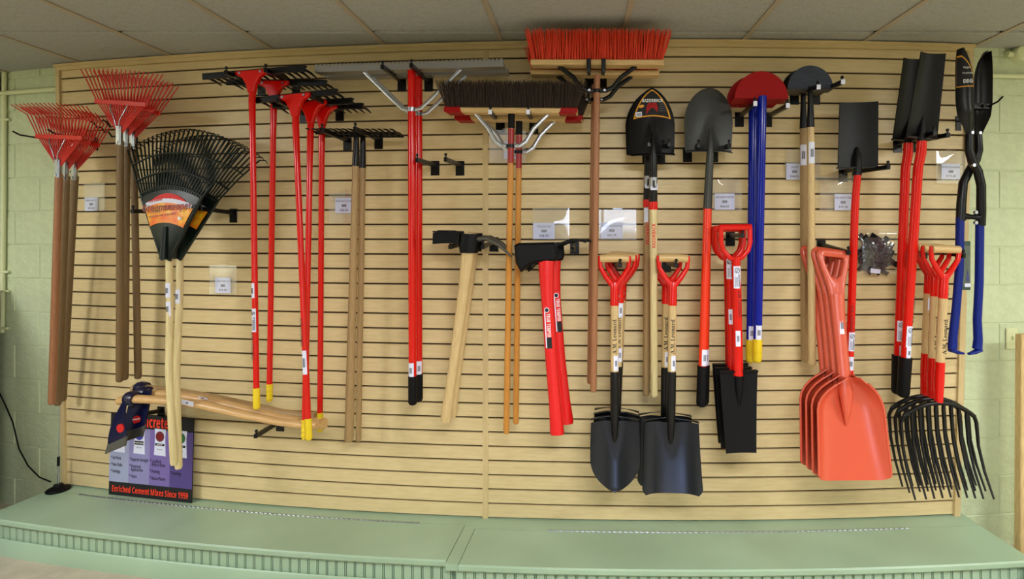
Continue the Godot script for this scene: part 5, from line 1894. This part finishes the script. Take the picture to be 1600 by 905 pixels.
func grub_hoes():
	var labels := ["grub hoe with sticker on its pale curved handle and dark blue blade", "grub hoe with a round red badge on its blade, in the middle", "grub hoe at the back with the darkest curved handle"]
	for k in 3:
		var pth: Array = [
			[Vector3(-2.323, 0.818, -2.740), Vector3(-2.254, 0.832, -2.728), Vector3(-2.054, 0.833, -2.694), Vector3(-1.847, 0.815, -2.671), Vector3(-1.638, 0.781, -2.640), Vector3(-1.442, 0.749, -2.624), Vector3(-1.294, 0.740, -2.606), Vector3(-1.222, 0.753, -2.598)],
			[Vector3(-2.300, 0.828, -2.816), Vector3(-2.258, 0.837, -2.809), Vector3(-2.086, 0.836, -2.779), Vector3(-1.865, 0.817, -2.743), Vector3(-1.658, 0.776, -2.723), Vector3(-1.484, 0.745, -2.700), Vector3(-1.353, 0.725, -2.693), Vector3(-1.312, 0.724, -2.688)],
			[Vector3(-2.393, 0.829, -2.914), Vector3(-2.345, 0.832, -2.904), Vector3(-2.155, 0.828, -2.871), Vector3(-1.925, 0.806, -2.833), Vector3(-1.704, 0.773, -2.800), Vector3(-1.531, 0.742, -2.786), Vector3(-1.390, 0.731, -2.768), Vector3(-1.342, 0.730, -2.762)]][k]
		var o: Vector3 = pth[1]
		var t := thing("grub_hoe", labels[k], "hoe", Transform3D(fr(o, o - Vector3.UP).basis, o), "grub hoes lying on hooks")
		var inv := t.transform.affine_inverse()
		var q := []
		for v in pth:
			q.append(inv * v)
		var m := MB.new()
		m.tube(q, [0.026, 0.025, 0.022, 0.023, 0.023, 0.021, 0.022, 0.03], 14, 0.85, Vector3(0, 0, 1))
		obj("handle", m, ["wood_hoe", "wood_hoe", "wood_tan"][k], t)
		m = MB.new()
		m.tube([Vector3(-0.022, 0.0, 0), Vector3(0, 0.001, 0), Vector3(0.026, 0.0, 0)], [0.033, 0.037, 0.033], 16)
		obj("eye", m, "blue_dark", t)
		# blade curving down and out from the eye
		if k == 0:
			m = MB.new()
			m.sheet(12, 8, func(u, v):
				var y: float = -0.005 - 0.205 * u
				return Vector3(-0.028 - 0.04 * sin(u * 2.2) + v * (0.03 + 0.085 * u), y + 0.05 * u * v + 0.03 * v * (1 - u), 0.02 + 0.05 * u), 0.006)
			obj("blade", m, "blue_dark", t)
			m = MB.new()
			m.sheet(3, 4, func(u, v): return Vector3(-0.06 + v * (0.115 + 0.004 * u), -0.21 - 0.04 * u + 0.05 * v, 0.072 + 0.012 * u), 0.006)
			obj("ground_edge", m, "bare_steel", t)
			m = MB.new()
			m.tube([Vector3(0.005, -0.128, 0.055), Vector3(0.005, -0.128, 0.063)], 0.021, 20)
			obj("round_badge", m, "red_ink", t)
			sticker_flat(t, inv * Vector3(-1.921, 0.833, -2.655), 0.07, 0.024)
		elif k == 1:
			m = MB.new()
			m.sheet(8, 8, func(u, v): return Vector3(-0.05 + 0.13 * v + 0.006 * u, -0.01 - 0.175 * u + 0.045 * v, 0.03 + 0.045 * u), 0.006)
			obj("blade", m, "blue_dark", t)
			m = MB.new()
			m.sheet(3, 4, func(u, v): return Vector3(-0.044 + v * 0.135, -0.185 - 0.045 * u + 0.045 * v, 0.075 + 0.012 * u), 0.006)
			obj("ground_edge", m, "bare_steel", t)
			m = MB.new()
			m.tube([Vector3(0.032, -0.118, 0.058), Vector3(0.032, -0.118, 0.068)], 0.022, 20)
			var bd := obj("round_badge", m, "red_ink", t)
			text(bd, "SEYMOUR", 0.007, "white_ink", at(0.032, -0.112, 0.0685, 0.2), true)
			sticker_flat(t, inv * Vector3(-1.893, 0.836, -2.724), 0.055, 0.008)
		else:
			m = MB.new()
			m.sheet(6, 4, func(u, v): return Vector3(-0.03 + 0.11 * v, -0.02 - 0.15 * u, 0.02 + 0.03 * u), 0.006)
			obj("blade", m, "blue_dark", t)

func sticker_flat(t: Node3D, c: Vector3, wd: float, h: float):
	var m := MB.new()
	m.box(c, Vector3(wd, h, 0.001), 0.0, Basis(Vector3(0, 0, 1), -0.14))
	var s := obj("price_sticker", m, "paper", t)
	m = MB.new()
	for i in 4:
		m.box(c + Vector3(-0.008 + 0.004 * i, 0, 0.0008), Vector3(0.002, h * 0.5, 0.0006), 0.0, Basis(Vector3(0, 0, 1), -0.14))
	obj("barcode", m, "blue_dark", s)

# ---------------------------------------------------------------- poster and price signs
func poster():
	# printed board standing on the riser against the slatwall
	var o := Vector3(-2.367, 0.440, -2.989)
	var xf := fr(o, o - Vector3.UP)
	var lean := Basis(xf.basis.x, -0.03)
	var t := thing("cement_poster", "purple cement-mix poster board with four printed bags on the riser", "poster", Transform3D(lean * xf.basis, o))
	var W := 0.545
	var H := 0.452
	t.position.y = 0.2 + H / 2 + 0.001
	var m := MB.new()
	m.box(Vector3(0, 0, -0.003), Vector3(W, H, 0.005), 0.0005)
	obj("board", m, "ink", t)
	var cols := [[-0.5, -0.262, "print_lilac"], [-0.262, -0.01, "print_mauve"], [-0.01, 0.235, "print_violet"], [0.235, 0.5, "print_purple"]]
	for c in cols:
		m = MB.new()
		m.box(Vector3((c[0] + c[1]) / 2 * W, -0.0, 0.0), Vector3((c[1] - c[0]) * W, H * 0.67, 0.0012))
		obj("printed_column", m, c[2], t)
	text(t, "Concrete", 0.06, "orange_ink", at(-0.0, H * 0.42, 0.0006), true, false, 0.62)
	text(t, "Enriched Cement Mixes Since 1959", 0.033, "orange_ink", at(0.0, -H * 0.42, 0.0006), true, false, 0.66)
	var discs := ["print_orange", "print_blue", "print_maroon", "print_green"]
	var heads := ["CONCRETE MIX", "FIBER-REINFORCED CONCRETE MIX", "MORTAR MIX", "SAND MIX"]
	var lists := [["* Set Posts", "", "* Pour Slabs", "", "* Footings"], ["* Superior Strength", "", "* Structural", "   Applications", "", "* Floors"], ["* Lay Block,", "   Brick or Stone", "", "* Pointing", "", "* Stucco/Plaster"], ["* Patching", "   & Repairs", "", "* Grouting"]]
	for i in 4:
		var cx: float = [-0.385, -0.14, 0.11, 0.36][i] * W
		var cy := 0.085
		m = MB.new()
		m.prism([[-0.036, -0.07], [0.04, -0.073], [0.037, -0.03], [0.034, 0.03], [0.038, 0.072], [-0.035, 0.074], [-0.032, 0.02], [-0.034, -0.03]], 0.0005, 0.0012, 0.0, at(cx, cy, 0))
		var bag := obj("printed_bag", m, "paper", t)
		m = MB.new()
		m.tube([Vector3(cx, cy + 0.032, 0.001), Vector3(cx, cy + 0.032, 0.0018)], 0.0285, 24)
		obj("disc_ring", m, "grey_ink", bag)
		m = MB.new()
		m.tube([Vector3(cx, cy + 0.032, 0.0015), Vector3(cx, cy + 0.032, 0.0022)], 0.025, 24)
		obj("disc", m, discs[i], bag)
		m = MB.new()
		m.box(Vector3(cx, cy - 0.012, 0.0015), Vector3(0.06, 0.012 if i != 1 else 0.02, 0.0008))
		obj("black_panel", m, "ink", bag)
		text(bag, heads[i], 0.006, "white_ink", at(cx, cy - 0.012, 0.0021), true, false, 0.7 if i != 1 else 0.5)
		text(bag, "NET WT 60 LB", 0.004, "grey_ink", at(cx, cy - 0.038, 0.0014))
		var y := -0.02
		for s in lists[i]:
			if s != "":
				text(t, s, 0.017, "ink", at([-0.48, -0.25, -0.0, 0.245][i] * W, y, 0.0008), true, false, 0.56, true)
			y -= 0.0185

func price_sign(p: Vector3, wd: float, h: float, card_x: float, card_y: float, cw: float, ch: float, lines: Array, label: String, tilt := Vector2.ZERO, wave := 1.0):
	var b := fr(p, p - Vector3.UP).basis
	b = b * Basis(Vector3(0, 1, 0), tilt.x) * Basis(Vector3(1, 0, 0), tilt.y)
	var t := thing("price_sign", label, "sign", Transform3D(b, p), "clear price sign holders")
	var m := MB.new()
	m.box(Vector3(0, 0, 0.0), Vector3(wd, h, 0.002), 0.0004)
	obj("back_pane", m, "acrylic", t)
	m = MB.new()
	m.sheet(12, 10, func(u, v): return Vector3((u - 0.5) * wd, (v - 0.5) * h, 0.006 + wave * 0.004 * sin(u * PI) * sin(v * PI) + wave * 0.0018 * sin(u * 5.0 + p.x * 9.0) * sin(v * 4.0 + p.x * 5.0)), 0.0015)
	obj("front_pane", m, "acrylic", t)
	m = MB.new()
	m.box(Vector3(0, h / 2 + 0.004, -0.003), Vector3(0.05, 0.012, 0.01), 0.002)
	obj("slot_lip", m, "acrylic", t)
	m = MB.new()
	m.box(Vector3(card_x, card_y, 0.0025), Vector3(cw, ch, 0.001))
	var c := obj("price_card", m, "card", t)
	text(c, lines[0], 0.009, "ink", at(card_x, card_y + ch * 0.27, 0.0032), false, false, minf(1.0, cw * 0.9 / (lines[0].length() * 0.0066)))
	m = MB.new()
	for i in 6:
		m.box(Vector3(card_x - 0.011 + 0.0045 * i, card_y - ch * 0.01, 0.0032), Vector3(0.003, 0.013, 0.0005))
	obj("barcode", m, "ink", c)
	text(c, lines[1], 0.011, "grey_ink", at(card_x, card_y - ch * 0.3, 0.0032), true)

func price_signs():
	price_sign(Vector3(-2.762, 1.870, -3.087), 0.1465, 0.1575, -0.0220, -0.0403, 0.0916, 0.0769, ["SPRING RAKE 22\"", "$19.95"], "clear price sign between the two stacks of red wire rakes")
	price_sign(Vector3(-1.928, 1.413, -2.933), 0.1636, 0.1566, 0.0000, -0.0313, 0.0940, 0.0835, ["LAWN RAKE 22\"", "$14.40"], "clear price sign between green rakes and red-shafted rakes")
	price_sign(Vector3(-1.235, 1.797, -2.839), 0.1617, 0.1617, 0.0034, 0.0135, 0.0977, 0.0808, ["BOW RAKE 16 TINE", "$26.40"], "clear price sign half behind the bow rake handle", Vector2(0.0, 0.0))
	price_sign(Vector3(-0.363, 2.105, -2.745), 0.1837, 0.1640, 0.0262, -0.0197, 0.0918, 0.0853, ["PUSH BROOM 24\"", "$29.95"], "glaring white price sign behind the push broom handles", Vector2(0.158, 0.114), 0.15)
	price_sign(Vector3(-0.143, 1.713, -2.751), 0.1862, 0.1600, -0.0359, -0.0359, 0.1111, 0.0817, ["PULASKI AXE", "$48.20"], "clear price sign with white glare above the axe-and-hoe heads")
	price_sign(Vector3(0.194, 1.709, -2.740), 0.1887, 0.1529, -0.0293, -0.0293, 0.1106, 0.0813, ["SHOVEL ROUND POINT D HDL", "$52.79"], "clear price sign above the round-point shovel grips")
	price_sign(Vector3(0.748, 1.858, -2.739), 0.1495, 0.1560, -0.0130, -0.0325, 0.1007, 0.0812, ["LONG HANDLE POINT SHVL", "$68.65"], "clear price sign between orange-red and blue shafts")
	price_sign(Vector3(1.134, 2.011, -2.749), 0.1826, 0.1565, -0.0424, -0.0326, 0.0848, 0.0815, ["EDGER", "$44.02"], "clear price sign behind the pale edger handles")
	price_sign(Vector3(1.311, 1.869, -2.752), 0.1831, 0.1799, 0.0294, -0.0458, 0.0883, 0.0818, ["LONG HANDLE EDGING", "$79.14"], "clear price sign behind the flat spade's red shaft")
	price_sign(Vector3(1.920, 2.004, -2.796), 0.1660, 0.1660, -0.0033, -0.0199, 0.1029, 0.0797, ["POSTHOLE DIGGER", "$110.40"], "clear price sign beside the posthole digger tubes")
